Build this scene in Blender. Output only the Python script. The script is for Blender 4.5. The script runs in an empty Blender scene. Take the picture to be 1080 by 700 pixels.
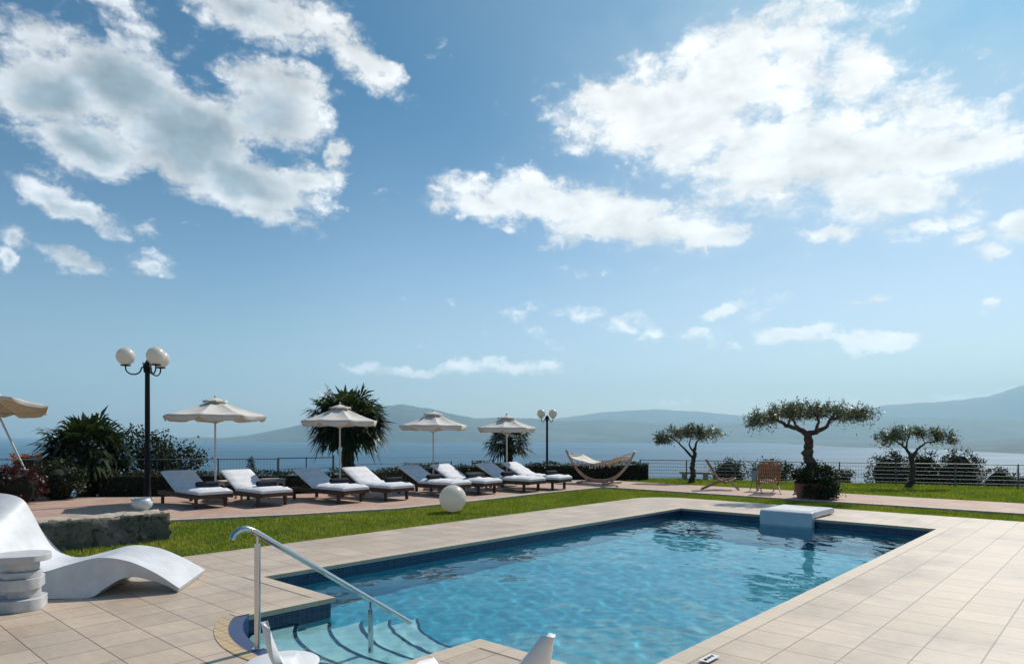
import bpy, bmesh, math, random
import numpy as np
from mathutils import Vector, Matrix, Euler
R = math.radians
S = bpy.context.scene
COL = S.collection
rng = np.random.default_rng(7)
random.seed(7)

# ------------------------------------------------------------------ camera
cd = bpy.data.cameras.new('camera'); cam = bpy.data.objects.new('camera', cd); COL.objects.link(cam)
cam.location = (0, 0, 1.5); cam.rotation_euler = (R(90), 0, 0)
cd.sensor_width = 36; cd.lens = 24; cd.shift_y = 107/1080
cd.clip_start = .05; cd.clip_end = 40000
S.camera = cam
S.view_settings.view_transform = 'Standard'; S.view_settings.look = 'None'
S.view_settings.exposure = 0.08; S.view_settings.gamma = 1
S.render.engine = 'CYCLES'
cy = S.cycles
cy.use_denoising = True
cy.max_bounces = 8; cy.diffuse_bounces = 3; cy.glossy_bounces = 4; cy.transmission_bounces = 5
cy.transparent_max_bounces = 12; cy.volume_bounces = 1
cy.sample_clamp_indirect = 6.0; cy.sample_clamp_direct = 0
cy.caustics_refractive = True; cy.caustics_reflective = False
cy.blur_glossy = .5

# ------------------------------------------------------------------ sun and sky
SUN_AZ, SUN_EL = R(40), R(45)          # azimuth to the right of the view (+Y)
sdir = Vector((math.sin(SUN_AZ)*math.cos(SUN_EL), math.cos(SUN_AZ)*math.cos(SUN_EL), math.sin(SUN_EL)))
sl = bpy.data.lights.new('sun', 'SUN'); sun = bpy.data.objects.new('sun', sl); COL.objects.link(sun)
sl.energy = 4.4; sl.angle = R(.5); sl.color = (1, .93, .84)
sun.rotation_euler = sdir.to_track_quat('Z', 'Y').to_euler()
sun.location = (10, 10, 30)

def pix(px, py):
    """direction of a picture point -> azimuth, elevation"""
    v = Vector(((px-540)/720, 1, (457-py)/720)).normalized()
    return math.atan2(v.x, v.y), math.asin(v.z)

class NT:
    """small helper to write node maths"""
    def __init__(s, tree): s.t = tree; s.n = tree.nodes; s.l = tree.links
    def node(s, typ, **kw):
        n = s.n.new(typ)
        for k, v in kw.items(): setattr(n, k, v)
        return n
    def put(s, sock, v):
        if isinstance(v, bpy.types.NodeSocket): s.l.new(v, sock)
        elif v is not None: sock.default_value = v
    def math(s, op, a, b=None, c=None, clamp=False):
        n = s.node('ShaderNodeMath', operation=op, use_clamp=clamp)
        s.put(n.inputs[0], a)
        if b is not None: s.put(n.inputs[1], b)
        if c is not None: s.put(n.inputs[2], c)
        return n.outputs[0]
    def vmath(s, op, a, b=None):
        n = s.node('ShaderNodeVectorMath', operation=op)
        s.put(n.inputs[0], a)
        if b is not None: s.put(n.inputs['Scale'] if op == 'SCALE' else n.inputs[1], b)
        return n.outputs['Value'] if op in ('LENGTH', 'DOT_PRODUCT') else n.outputs[0]
    def noise(s, vec, scale, detail=4, rough=.55, dist=0.0, color=False):
        n = s.node('ShaderNodeTexNoise')
        if vec is not None: s.put(n.inputs['Vector'], vec)
        n.inputs['Scale'].default_value = scale; n.inputs['Detail'].default_value = detail
        n.inputs['Roughness'].default_value = rough; n.inputs['Distortion'].default_value = dist
        return n.outputs['Color' if color else 'Fac']
    def mix(s, fac, a, b, blend='MIX'):
        n = s.node('ShaderNodeMix', data_type='RGBA', blend_type=blend)
        s.put(n.inputs[0], fac); s.put(n.inputs[6], a); s.put(n.inputs[7], b)
        return n.outputs[2]
    def ramp(s, v, a, b, lo=0., hi=1., smooth=True):
        n = s.node('ShaderNodeMapRange', interpolation_type='SMOOTHSTEP' if smooth else 'LINEAR')
        s.put(n.inputs[0], v); s.put(n.inputs[1], a); s.put(n.inputs[2], b)
        s.put(n.inputs[3], lo); s.put(n.inputs[4], hi)
        return n.outputs[0]

W = bpy.data.worlds.new("World"); S.world = W; W.use_nodes = True
w = NT(W.node_tree); w.n.clear()
sky = w.node('ShaderNodeTexSky', sky_type='NISHITA'); sky.sun_disc = False
sky.sun_elevation = SUN_EL; sky.sun_rotation = SUN_AZ
sky.altitude = 100; sky.air_density = 1.0; sky.dust_density = 1.2; sky.ozone_density = 2.5
tc = w.node('ShaderNodeTexCoord')
D = tc.outputs['Generated']
sep = w.node('ShaderNodeSeparateXYZ'); w.l.new(D, sep.inputs[0])
AZ = w.math('ARCTAN2', sep.outputs[0], sep.outputs[1])
EL = w.math('ARCSINE', sep.outputs[2])
# wobble the angular position so that cloud outlines curl
wob = w.noise(D, 9, 4, .55, color=True)
wv = w.vmath('SCALE', w.vmath('SUBTRACT', wob, (.5, .5, .5)), .055)
wob2 = w.noise(D, 34, 4, .6, color=True)
wv2 = w.vmath('SCALE', w.vmath('SUBTRACT', wob2, (.5, .5, .5)), .028)
cmb = w.node('ShaderNodeCombineXYZ'); w.put(cmb.inputs[0], AZ); w.put(cmb.inputs[1], EL)
P0 = cmb.outputs[0]
P = w.vmath('ADD', w.vmath('ADD', P0, wv), wv2)
P = w.vmath('MULTIPLY', P, (1, 1, 0))
# where the clouds hang: (px, py, half width, half height, tilt deg, strength) measured off the photograph
CL = [ (50,105,95,44,4,1.1),(130,92,92,60,5,1.3),(190,140,130,62,-14,1.25),(290,115,66,52,10,1.25),(255,185,105,38,-22,1.1),(80,150,90,34,-14,1.1),(225,140,60,45,0,1.1),
 (25,45,44,40,-50,.35),(150,70,50,30,0,.8),(320,190,42,22,-10,.9),(262,3,100,28,-6,.95),(378,58,54,17,-22,.75),(350,158,18,14,0,.8),
 (78,216,56,17,-20,.85),(84,271,46,14,-12,.8),(8,244,22,14,-20,.8),(163,276,26,11,-12,.75),(156,240,16,9,-30,.6),(0,272,14,16,0,.7),
 (125,10,48,14,-10,.6),(282,60,16,12,-40,.5),
 (690,125,120,48,-12,1.05),(770,100,110,70,30,1.1),(850,55,62,52,30,1.0),(900,65,60,50,0,.8),(830,165,150,52,-8,1.1),(930,150,150,50,6,1.05),
 (920,200,120,34,-6,1.0),(1010,165,90,30,12,.9),(600,215,160,26,-7,.95),(510,218,75,20,-6,.9),(650,236,130,22,-8,.95),(755,252,45,12,-4,.85),
 (620,125,50,28,20,.7),(880,245,32,10,0,.85),(980,235,46,13,0,.8),(1070,238,36,18,0,.9),(1045,261,22,8,0,.8),(1020,246,22,9,0,.7),
 (1060,95,70,16,10,.5),(1000,120,110,18,10,.5),(412,74,18,10,0,.7),(472,52,10,12,60,.3),
 (762,327,30,9,4,1.15),(830,354,30,11,-2,1.05),(862,354,34,15,0,1.05),(900,357,32,14,0,1.1),(945,357,40,14,0,1.15),(1048,320,16,8,25,.65),(920,314,20,5,0,.5),
 (382,388,24,8,0,.7),(440,390,22,6,0,.7),(490,388,30,7,0,.6),(542,389,38,7,0,.7),(680,330,70,12,0,.1),(1000,418,120,6,3,.45),(850,424,120,6,0,.3)]
field = None
for (px, py, rx, ry, rot, st) in CL:
    a, e = pix(px, py)
    ca = math.cos(a)
    m = w.node('ShaderNodeMapping', vector_type='TEXTURE')
    w.put(m.inputs[0], P)
    m.inputs['Location'].default_value = (a, e, 0)
    m.inputs['Rotation'].default_value = (0, 0, R(rot))
    m.inputs['Scale'].default_value = (1.04*rx/720*ca*ca, 1.04*ry/720*ca, 1)
    d = w.vmath('LENGTH', m.outputs[0])
    f = w.math('MULTIPLY_ADD', d, -st, st)
    field = f if field is None else w.math('MAXIMUM', field, f)
field = w.math('MAXIMUM', field, -1.0)
Pn = w.vmath('MULTIPLY', D, (1, 1, 1.9))
n1 = w.noise(Pn, 9, 11, .61, .1)
n2 = w.noise(Pn, 10, 4, .5, .1)
toSun = tuple(sdir*.028)
n2b = w.noise(w.vmath('ADD', Pn, toSun), 10, 4, .5, .1)
vo = w.node('ShaderNodeTexVoronoi', feature='SMOOTH_F1', normalize=True); w.put(vo.inputs['Vector'], w.vmath('ADD', Pn, w.vmath('SCALE', wob2, .05)))
vo.inputs['Scale'].default_value = 17; vo.inputs['Detail'].default_value = 3; vo.inputs['Roughness'].default_value = .6; vo.inputs['Lacunarity'].default_value = 2.1; vo.inputs['Smoothness'].default_value = .35
puff = w.math('MULTIPLY_ADD', vo.outputs['Distance'], -2.2, .57)
det = w.math('ADD', w.math('MULTIPLY_ADD', n1, 1.7, -.92), puff)
dens = w.math('ADD', field, det)
mask = w.ramp(dens, -.20, .44)
thick = w.ramp(w.math('ADD', field, w.math('MULTIPLY', det, .5)), .3, .95)
leftness = w.ramp(AZ, -.15, -.42)       # thick, shaded cumulus away from the sun; thin bright ones near it
grey = w.math('MULTIPLY', thick, w.math('MULTIPLY_ADD', leftness, .85, .05))
relief = w.math('ADD', w.math('MULTIPLY', w.math('SUBTRACT', n2b, n2), 1.5), w.math('MULTIPLY_ADD', vo.outputs['Distance'], .8, -.2))
bright = w.mix(leftness, (1.0, 1.0, .99, 1), (.80, .82, .85, 1))
ccol = w.mix(grey, bright, (.27, .37, .45, 1))
lum = w.math('MULTIPLY_ADD', w.math('MULTIPLY', relief, w.math('MULTIPLY_ADD', leftness, .4, .65)), -1.0, 1.0)
ccol = w.vmath('MULTIPLY', ccol, None)
lum = w.math('MULTIPLY', lum, w.ramp(EL, .05, .26, 1.4, 1.0))
vm = ccol.node; vm.operation = 'SCALE'; w.put(vm.inputs['Scale'], lum)
# thin veil round the big bright clouds
veil = w.math('MULTIPLY', w.ramp(w.math('ADD', field, w.math('MULTIPLY', det, .4)), -.9, .1), w.ramp(AZ, -.1, .35, 0., .2))
skyc = w.vmath('SCALE', sky.outputs[0], .1)
low = w.ramp(w.math('MULTIPLY_ADD', leftness, .06, EL), .0, .5)          # the air is milkier towards the horizon
tint = w.vmath('MULTIPLY', skyc, w.mix(low, (1.24, 1.24, 1.22, 1), (.12, .50, .70, 1)))
base = w.mix(veil, tint, (.80, .88, .93, 1))
glow = w.ramp(w.vmath('DOT_PRODUCT', D, tuple(sdir)), .70, 1.0, 0., .20)      # thin bright cirrus round the sun
base = w.mix(glow, base, (.95, 1.0, 1.02, 1))
fin = w.mix(mask, base, ccol)
bg = w.node('ShaderNodeBackground'); w.put(bg.inputs[0], fin); bg.inputs[1].default_value = 1.0
wo = w.node('ShaderNodeOutputWorld'); w.l.new(bg.outputs[0], wo.inputs[0])
W.cycles.sampling_method = 'MANUAL'; W.cycles.sample_map_resolution = 1024

# ------------------------------------------------------------------ helpers
def G(px, py, z=0.):
    """where a point seen at (px,py) with height z stands (used to take positions off the photograph)"""
    y = (1.5-z)*720/(py-457)
    return Vector(((px-540)/720*y, y, z))
def AT(px, y, z=0.): return Vector(((px-540)/720*y, y, z))
RZ = R(47.62); CU, SU = math.cos(RZ), math.sin(RZ)
def UW(u, w_, z=0.): return Vector((CU*u-SU*w_, SU*u+CU*w_, z))    # pool-aligned coordinates -> world

def tag(o, label=None, cat=None, group=None, kind=None):
    if label: o['label'] = label
    if cat: o['category'] = cat
    if group: o['group'] = group
    if kind: o['kind'] = kind
    return o
def empty(name, loc, rz=0., label=None, cat=None, group=None):
    o = bpy.data.objects.new(name, None); COL.objects.link(o)
    o.location = loc; o.rotation_euler = (0, 0, rz); o.empty_display_size = .1
    return tag(o, label, cat, group)
def kids(o): return [c for c in bpy.data.objects if c.parent == o]
def copy_tree(o, parent=None):
    c = o.copy(); COL.objects.link(c); c.parent = parent
    for ch in kids(o): copy_tree(ch, c)
    return c

class MB:
    def __init__(s): s.v = []; s.f = []
    def add(s, vs, fs, M=None):
        b = len(s.v)
        for p in vs:
            p = Vector(p)
            s.v.append(M @ p if M is not None else p)
        for f in fs: s.f.append(tuple(i+b for i in f))
        return s
    def box(s, a, b, M=None):
        (x0, y0, z0), (x1, y1, z1) = a, b
        vs = [(x0,y0,z0),(x1,y0,z0),(x1,y1,z0),(x0,y1,z0),(x0,y0,z1),(x1,y0,z1),(x1,y1,z1),(x0,y1,z1)]
        return s.add(vs, [(3,2,1,0),(4,5,6,7),(0,1,5,4),(1,2,6,5),(2,3,7,6),(3,0,4,7)], M)
    def tube(s, pts, rad, n=10, cap=True, M=None, flat=1.0):
        pts = [Vector(p) for p in pts]
        if not hasattr(rad, '__len__'): rad = [rad]*len(pts)
        b0 = None; vs = []; fs = []
        for i, p in enumerate(pts):
            t = (pts[min(i+1, len(pts)-1)]-pts[max(i-1, 0)]).normalized()
            if b0 is None:
                b0 = t.cross(Vector((0, 0, 1)))
                if b0.length < .05: b0 = t.cross(Vector((0, 1, 0)))
                b0.normalize()
            b0 = (b0-t*b0.dot(t)).normalized(); c0 = t.cross(b0)
            for k in range(n):
                a = 2*math.pi*k/n
                vs.append(p+(b0*math.cos(a)+c0*math.sin(a)*flat)*rad[i])
        for i in range(len(pts)-1):
            for k in range(n):
                fs.append((i*n+k, i*n+(k+1) % n, (i+1)*n+(k+1) % n, (i+1)*n+k))
        if cap:
            fs.append(tuple(range(n))[::-1]); fs.append(tuple((len(pts)-1)*n+k for k in range(n)))
        return s.add(vs, fs, M)
    def lathe(s, prof, n=32, c=(0,0,0), M=None):
        vs = []; fs = []
        for (r, z) in prof:
            for k in range(n):
                a = 2*math.pi*k/n
                vs.append((c[0]+r*math.cos(a), c[1]+r*math.sin(a), c[2]+z))
        for i in range(len(prof)-1):
            for k in range(n):
                fs.append((i*n+k, i*n+(k+1) % n, (i+1)*n+(k+1) % n, (i+1)*n+k))
        fs.append(tuple(range(n))[::-1]); fs.append(tuple((len(prof)-1)*n+k for k in range(n)))
        return s.add(vs, fs, M)
    def sphere(s, c, r, n=32, m=20, sz=1.):
        prof = [(max(1e-4, r*math.sin(math.pi*i/m)), -r*sz*math.cos(math.pi*i/m)) for i in range(m+1)]
        return s.lathe(prof, n, c)
    def prism(s, poly, z0, z1, M=None):
        n = len(poly)
        vs = [(p[0], p[1], z0) for p in poly]+[(p[0], p[1], z1) for p in poly]
        fs = [tuple(range(n))[::-1], tuple(range(n, 2*n))]+[(k, (k+1) % n, n+(k+1) % n, n+k) for k in range(n)]
        return s.add(vs, fs, M)
    def build(s, name, mat, parent=None, smooth=None, bevel=0., seg=2, sub=0):
        me = bpy.data.meshes.new(name); me.from_pydata([tuple(v) for v in s.v], [], s.f); me.update()
        o = bpy.data.objects.new(name, me); COL.objects.link(o)
        if mat: me.materials.append(mat)
        if parent: o.parent = parent
        bm = bmesh.new(); bm.from_mesh(me); bmesh.ops.recalc_face_normals(bm, faces=bm.faces); bm.to_mesh(me); bm.free()
        if smooth is not None:
            me.polygons.foreach_set('use_smooth', [True]*len(me.polygons))
            me.set_sharp_from_angle(angle=R(smooth))
        if bevel:
            m = o.modifiers.new('bevel', 'BEVEL'); m.width = bevel; m.segments = seg; m.limit_method = 'ANGLE'; m.angle_limit = R(40)
            me.polygons.foreach_set('use_smooth', [True]*len(me.polygons)); m.harden_normals = True
        if sub:
            m = o.modifiers.new('sub', 'SUBSURF'); m.levels = sub; m.render_levels = sub
        return o

def raw_mesh(name, V, F, mat, parent=None, smooth=False):
    """numpy arrays -> mesh; F is (n,3) or (n,4)"""
    me = bpy.data.meshes.new(name)
    V = np.asarray(V, dtype=np.float32).reshape(-1, 3); F = np.asarray(F, dtype=np.int32)
    k = F.shape[1]
    me.vertices.add(len(V)); me.vertices.foreach_set('co', V.ravel())
    me.loops.add(F.size); me.loops.foreach_set('vertex_index', F.ravel())
    me.polygons.add(len(F))
    me.polygons.foreach_set('loop_start', np.arange(0, F.size, k, dtype=np.int32))
    me.polygons.foreach_set('loop_total', np.full(len(F), k, dtype=np.int32))
    if smooth: me.polygons.foreach_set('use_smooth', np.ones(len(F), dtype=bool))
    me.update(calc_edges=True); me.validate()
    me.materials.append(mat)
    o = bpy.data.objects.new(name, me); COL.objects.link(o)
    if parent: o.parent = parent
    return o

# ------------------------------------------------------------------ materials
def mat(name):
    m = bpy.data.materials.new(name); m.use_nodes = True
    t = NT(m.node_tree); bs = t.n['Principled BSDF']
    return m, t, bs
def simple(name, col, rough=.6, metal=0., var=.0, vscale=6., bump=0., bscale=40., spec=.5, coat=0.):
    m, t, bs = mat(name)
    tcn = t.node('ShaderNodeTexCoord'); ob = tcn.outputs['Object']
    c = (*col, 1)
    if var:
        f = t.noise(ob, vscale, 5, .6)
        lo = tuple(x*(1-var) for x in col)+(1,); hi = tuple(min(1, x*(1+var)) for x in col)+(1,)
        t.put(bs.inputs['Base Color'], t.mix(t.ramp(f, .3, .7), lo, hi))
    else: bs.inputs['Base Color'].default_value = c
    bs.inputs['Roughness'].default_value = rough; bs.inputs['Metallic'].default_value = metal
    bs.inputs['Specular IOR Level'].default_value = spec
    bs.inputs['Coat Weight'].default_value = coat
    if bump:
        b = t.node('ShaderNodeBump'); b.inputs['Strength'].default_value = bump; b.inputs['Distance'].default_value = .01
        t.put(b.inputs['Height'], t.noise(ob, bscale, 5, .6)); t.l.new(b.outputs[0], bs.inputs['Normal'])
    return m
def leafy(name, c1, c2, vscale=3., trans=.35, rough=.5, c3=None):
    m, t, bs = mat(name)
    tcn = t.node('ShaderNodeTexCoord')
    geo = t.node('ShaderNodeNewGeometry')
    f = t.math('ADD', t.math('MULTIPLY', t.noise(tcn.outputs['Object'], vscale, 3), .6), t.math('MULTIPLY', geo.outputs['Random Per Island'], .4))
    col = t.mix(t.ramp(f, .3, .7), (*c1, 1), (*c2, 1))
    if c3: col = t.mix(t.ramp(geo.outputs['Random Per Island'], .8, .9), col, (*c3, 1))
    t.put(bs.inputs['Base Color'], col); bs.inputs['Roughness'].default_value = rough
    tr = t.node('ShaderNodeBsdfTranslucent'); t.put(tr.inputs[0], t.vmath('MULTIPLY', col, (1.3, 1.5, .6)))
    mx = t.node('ShaderNodeMixShader'); mx.inputs[0].default_value = trans
    t.l.new(bs.outputs[0], mx.inputs[1]); t.l.new(tr.outputs[0], mx.inputs[2])
    t.l.new(mx.outputs[0], t.n['Material Output'].inputs[0])
    return m

def tile_mat(name, c1, c2, grout, size, gap, offset=0., rough=.55, noise=.14, bump=.25, w2=None, origin=(0,0,0), mosaic=False):
    m, t, bs = mat(name)
    tcn = t.node('ShaderNodeTexCoord'); mp = t.node('ShaderNodeMapping'); t.l.new(tcn.outputs['Object'], mp.inputs[0])
    mp.inputs['Location'].default_value = origin
    br = t.node('ShaderNodeTexBrick'); t.l.new(mp.outputs[0], br.inputs['Vector'])
    br.offset = offset; br.squash = 1; br.offset_frequency = 2
    br.inputs['Color1'].default_value = (*c1, 1); br.inputs['Color2'].default_value = (*c2, 1); br.inputs['Mortar'].default_value = (*grout, 1)
    br.inputs['Scale'].default_value = 1; br.inputs['Brick Width'].default_value = size; br.inputs['Row Height'].default_value = w2 or size
    br.inputs['Mortar Size'].default_value = gap; br.inputs['Mortar Smooth'].default_value = .15; br.inputs['Bias'].default_value = 0
    ob = tcn.outputs['Object']
    f = t.noise(ob, 1.3, 6, .65); g = t.noise(ob, 14, 5, .7)
    # directional streaks of the stone
    mp2 = t.node('ShaderNodeMapping'); t.l.new(ob, mp2.inputs[0]); mp2.inputs['Scale'].default_value = (18, 3, 3)
    h = t.noise(mp2.outputs[0], 1, 5, .65)
    k = t.math('ADD', t.math('ADD', t.math('MULTIPLY', f, .5), t.math('MULTIPLY', g, .25)), t.math('MULTIPLY', h, .25))
    k = t.ramp(k, .35, .65, 1-noise, 1+noise, False)
    sc = t.vmath('SCALE', br.outputs[0], None) if False else None
    v = t.node('ShaderNodeVectorMath', operation='SCALE'); t.l.new(br.outputs[0], v.inputs[0]); t.put(v.inputs['Scale'], k)
    stain = t.ramp(t.noise(ob, .55, 5, .7), .58, .75, 0, .28)
    col = t.mix(stain, v.outputs[0], tuple(x*.55 for x in c1)+(1,))
    t.put(bs.inputs['Base Color'], col)
    t.put(bs.inputs['Roughness'], t.ramp(f, .3, .7, rough-.1, rough+.1))
    b = t.node('ShaderNodeBump'); b.inputs['Strength'].default_value = bump; b.inputs['Distance'].default_value = .006
    hh = t.math('ADD', t.math('MULTIPLY', br.outputs['Fac'], -1.), t.math('MULTIPLY', t.noise(ob, 60, 4, .6), .35))
    t.put(b.inputs['Height'], hh); t.l.new(b.outputs[0], bs.inputs['Normal'])
    return m

M_deck = tile_mat('deck_tile', (.545,.43,.33), (.465,.36,.27), (.19,.145,.105), .353, .005, noise=.2, rough=.48, origin=(.165,-.037,0))
M_path = tile_mat('path_paver', (.50,.33,.25), (.43,.28,.215), (.26,.19,.15), .30, .006, .5, noise=.2, w2=.15, rough=.75)
M_cop = tile_mat('coping_stone', (.56,.455,.34), (.53,.43,.32), (.27,.21,.16), .353, .003, noise=.1, origin=(.165,-.037,0))
M_kerb = simple('kerb_stone', (.52,.44,.36), .7, var=.18, vscale=8, bump=.2)
M_white = simple('white_plastic', (.70,.70,.70), .38, var=.04, vscale=2.5, bump=.03, bscale=160)
M_chaise = simple('white_moulded_plastic', (.60,.61,.63), .5, var=.09, vscale=5, bump=.08, bscale=220)
M_table = simple('matt_grey_white', (.52,.52,.52), .6, var=.12, vscale=9, bump=.12, bscale=120)
M_cush = simple('cushion_fabric', (.74,.74,.76), .9, var=.06, vscale=8, bump=.35, bscale=14)
M_wood = simple('dark_wood', (.055,.026,.017), .5, var=.35, vscale=9, bump=.2)
M_teak = simple('warm_wood', (.31,.185,.11), .55, var=.25, vscale=14, bump=.2)
M_pale = simple('pale_wood', (.44,.33,.245), .5, var=.2, vscale=12)
M_towel = simple('navy_towel', (.014,.019,.032), .95, var=.3, vscale=30, bump=.8, bscale=90)
M_metal = simple('brushed_steel', (.62,.62,.62), .16, metal=1, bump=.02, bscale=80)
M_black = simple('black_painted_metal', (.006,.007,.008), .5, spec=.2)
M_grey = simple('grey_painted_metal', (.10,.12,.13), .5)
M_galv = simple('galvanised_metal', (.30,.31,.31), .5, metal=.3)
M_pole = simple('white_pole', (.60,.58,.54), .4)
M_stone = simple('rough_stone', (.13,.13,.11), .95, var=.6, vscale=3.2, bump=1., bscale=22)
M_stone2 = simple('bench_stone', (.34,.31,.27), .9, var=.3, vscale=6, bump=.5)
M_net = simple('cotton_rope', (.68,.62,.52), .9)
M_pot = simple('glazed_white_pot', (.62,.64,.65), .25, var=.12, vscale=14, coat=.3)
M_terra = simple('terracotta', (.22,.10,.065), .85, var=.25)
M_bark = simple('olive_bark', (.075,.055,.042), .95, var=.5, vscale=9, bump=1., bscale=18)
M_palmbark = simple('palm_bark', (.05,.034,.022), .95, var=.5, vscale=14, bump=1., bscale=26)
M_olive = leafy('olive_leaf', (.032,.040,.022), (.19,.20,.14), 4, .25, .4)
M_palm = leafy('palm_leaf', (.014,.028,.014), (.045,.062,.024), 3, .3, .4)
M_bush = leafy('bush_leaf', (.012,.020,.008), (.035,.047,.016), 3, .25, .5)
M_hedge = leafy('hedge_leaf', (.012,.018,.007), (.035,.042,.014), 3, .2, .5, (.09,.085,.035))
M_red = leafy('red_leaf', (.035,.007,.010), (.075,.014,.016), 3, .3, .5)
M_orange = leafy('orange_flower', (.35,.09,.02), (.5,.16,.03), 3, .3, .6)
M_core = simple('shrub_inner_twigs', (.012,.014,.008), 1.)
M_flower = simple('pale_flower', (.5,.25,.3), .8)

# fabric of the parasols: light comes through it
def fabric():
    m, t, bs = mat('parasol_canvas')
    tcn = t.node('ShaderNodeTexCoord')
    col = t.mix(t.ramp(t.noise(tcn.outputs['Object'], 3.5, 5, .6), .3, .7), (.78,.74,.68,1), (.86,.83,.78,1))
    t.put(bs.inputs['Base Color'], col); bs.inputs['Roughness'].default_value = .9
    b = t.node('ShaderNodeBump'); b.inputs['Strength'].default_value = .4; b.inputs['Distance'].default_value = .02
    t.put(b.inputs['Height'], t.noise(tcn.outputs['Object'], 6, 4)); t.l.new(b.outputs[0], bs.inputs['Normal'])
    tr = t.node('ShaderNodeBsdfTranslucent'); t.put(tr.inputs[0], t.vmath('MULTIPLY', col, (1, .86, .68)))
    mx = t.node('ShaderNodeMixShader'); mx.inputs[0].default_value = .25
    t.l.new(bs.outputs[0], mx.inputs[1]); t.l.new(tr.outputs[0], mx.inputs[2])
    t.l.new(mx.outputs[0], t.n['Material Output'].inputs[0])
    return m
M_canvas = fabric()
def globe_mat(nm='opal_globe', f=.45):
    m, t, bs = mat(nm)
    bs.inputs['Base Color'].default_value = (.84,.80,.75,1); bs.inputs['Roughness'].default_value = .3
    tr = t.node('ShaderNodeBsdfTranslucent'); tr.inputs[0].default_value = (.84,.80,.74,1)
    mx = t.node('ShaderNodeMixShader'); mx.inputs[0].default_value = f
    t.l.new(bs.outputs[0], mx.inputs[1]); t.l.new(tr.outputs[0], mx.inputs[2]); t.l.new(mx.outputs[0], t.n['Material Output'].inputs[0])
    return m
M_globe = globe_mat(); M_ball = globe_mat('ball_plastic', .5)

def pool_mat(name, c1, c2, grout, size):
    m, t, bs = mat(name)
    tcn = t.node('ShaderNodeTexCoord'); ob = tcn.outputs['Object']
    sp = t.node('ShaderNodeSeparateXYZ'); t.l.new(ob, sp.inputs[0])
    # mosaic grid on all three axes
    def cell(o): return t.math('FRACT', t.math('DIVIDE', o, size))
    def edge(o): return t.math('LESS_THAN', cell(t.math('ADD', o, size*.37)), .12)
    geo = t.node('ShaderNodeNewGeometry'); nv = t.node('ShaderNodeVectorTransform', vector_type='NORMAL', convert_from='WORLD', convert_to='OBJECT')
    t.l.new(geo.outputs['Normal'], nv.inputs[0]); ns = t.node('ShaderNodeSeparateXYZ'); t.l.new(nv.outputs[0], ns.inputs[0])
    g = None
    for i in range(3):
        keep = t.math('LESS_THAN', t.math('ABSOLUTE', ns.outputs[i]), .7)
        e = t.math('MULTIPLY', edge(sp.outputs[i]), keep)
        g = e if g is None else t.math('MAXIMUM', g, e)
    q = t.node('ShaderNodeVectorMath', operation='SNAP'); t.put(q.inputs[0], t.vmath('ADD', ob, (size*.37,)*3)); q.inputs[1].default_value = (size,)*3
    wn = t.node('ShaderNodeTexWhiteNoise'); t.l.new(q.outputs[0], wn.inputs[0])
    col = t.mix(wn.outputs[0], (*c1, 1), (*c2, 1)); col = t.mix(g, col, (*grout, 1))
    t.put(bs.inputs['Base Color'], col); bs.inputs['Roughness'].default_value = .3
    return m
M_band = pool_mat('waterline_mosaic', (.006,.024,.075), (.022,.065,.15), (.05,.09,.14), .05)
M_pool = pool_mat('pool_mosaic', (.030,.34,.47), (.055,.41,.53), (.09,.40,.50), .05)
M_step = pool_mat('step_mosaic', (.48,.70,.68), (.58,.78,.74), (.5,.70,.68), .05)
M_nose = pool_mat('step_nosing_mosaic', (.005,.02,.05), (.01,.035,.08), (.01,.02,.05), .05)
M_blue = pool_mat('blue_rim_mosaic', (.006,.016,.08), (.018,.04,.14), (.06,.08,.14), .025)
M_yellow = tile_mat('yellow_rim_tile', (.55,.40,.22), (.50,.36,.20), (.24,.17,.10), .09, .004)

def water_mat():
    m, t, bs = mat('pool_water')
    t.n.remove(bs)
    tcn = t.node('ShaderNodeTexCoord')
    gl = t.node('ShaderNodeBsdfGlass'); gl.inputs['Color'].default_value = (.80,.96,1.0,1); gl.inputs['IOR'].default_value = 1.33; gl.inputs['Roughness'].default_value = 0
    t.l.new(gl.outputs[0], t.n['Material Output'].inputs[0])
    return m
M_water = water_mat()
def sea_mat():
    m, t, bs = mat('sea_water')
    geo = t.node('ShaderNodeNewGeometry')
    mp = t.node('ShaderNodeMapping'); t.l.new(geo.outputs['Position'], mp.inputs[0]); mp.inputs['Scale'].default_value = (.35, 1, 1)
    f = t.noise(mp.outputs[0], .0022, 5, .6)
    t.put(bs.inputs['Base Color'], t.mix(t.ramp(f, .35, .65), (.004,.065,.13,1), (.008,.09,.17,1)))
    t.put(bs.inputs['Roughness'], t.ramp(t.noise(mp.outputs[0], .004, 5, .65), .35, .65, .46, .62))
    bs.inputs['IOR'].default_value = 1.33
    b = t.node('ShaderNodeBump'); b.inputs['Strength'].default_value = .6; b.inputs['Distance'].default_value = 1.5
    t.put(b.inputs['Height'], t.noise(mp.outputs[0], .12, 6, .7)); t.l.new(b.outputs[0], bs.inputs['Normal'])
    return m
M_sea = sea_mat()
def grass_ground():
    m, t, bs = mat('turf')
    geo = t.node('ShaderNodeNewGeometry'); p = geo.outputs['Position']
    f = t.noise(p, .9, 6, .7); g = t.noise(p, 40, 4, .7)
    col = t.mix(t.ramp(f, .35, .68), (.085,.11,.012,1), (.19,.17,.03,1))
    col = t.mix(t.ramp(g, .3, .7, 0, .5), col, (.03,.05,.006,1))
    t.put(bs.inputs['Base Color'], col); bs.inputs['Roughness'].default_value = .95
    b = t.node('ShaderNodeBump'); b.inputs['Strength'].default_value = .8; b.inputs['Distance'].default_value = .03
    t.put(b.inputs['Height'], g); t.l.new(b.outputs[0], bs.inputs['Normal'])
    return m
M_turf = grass_ground()
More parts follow.
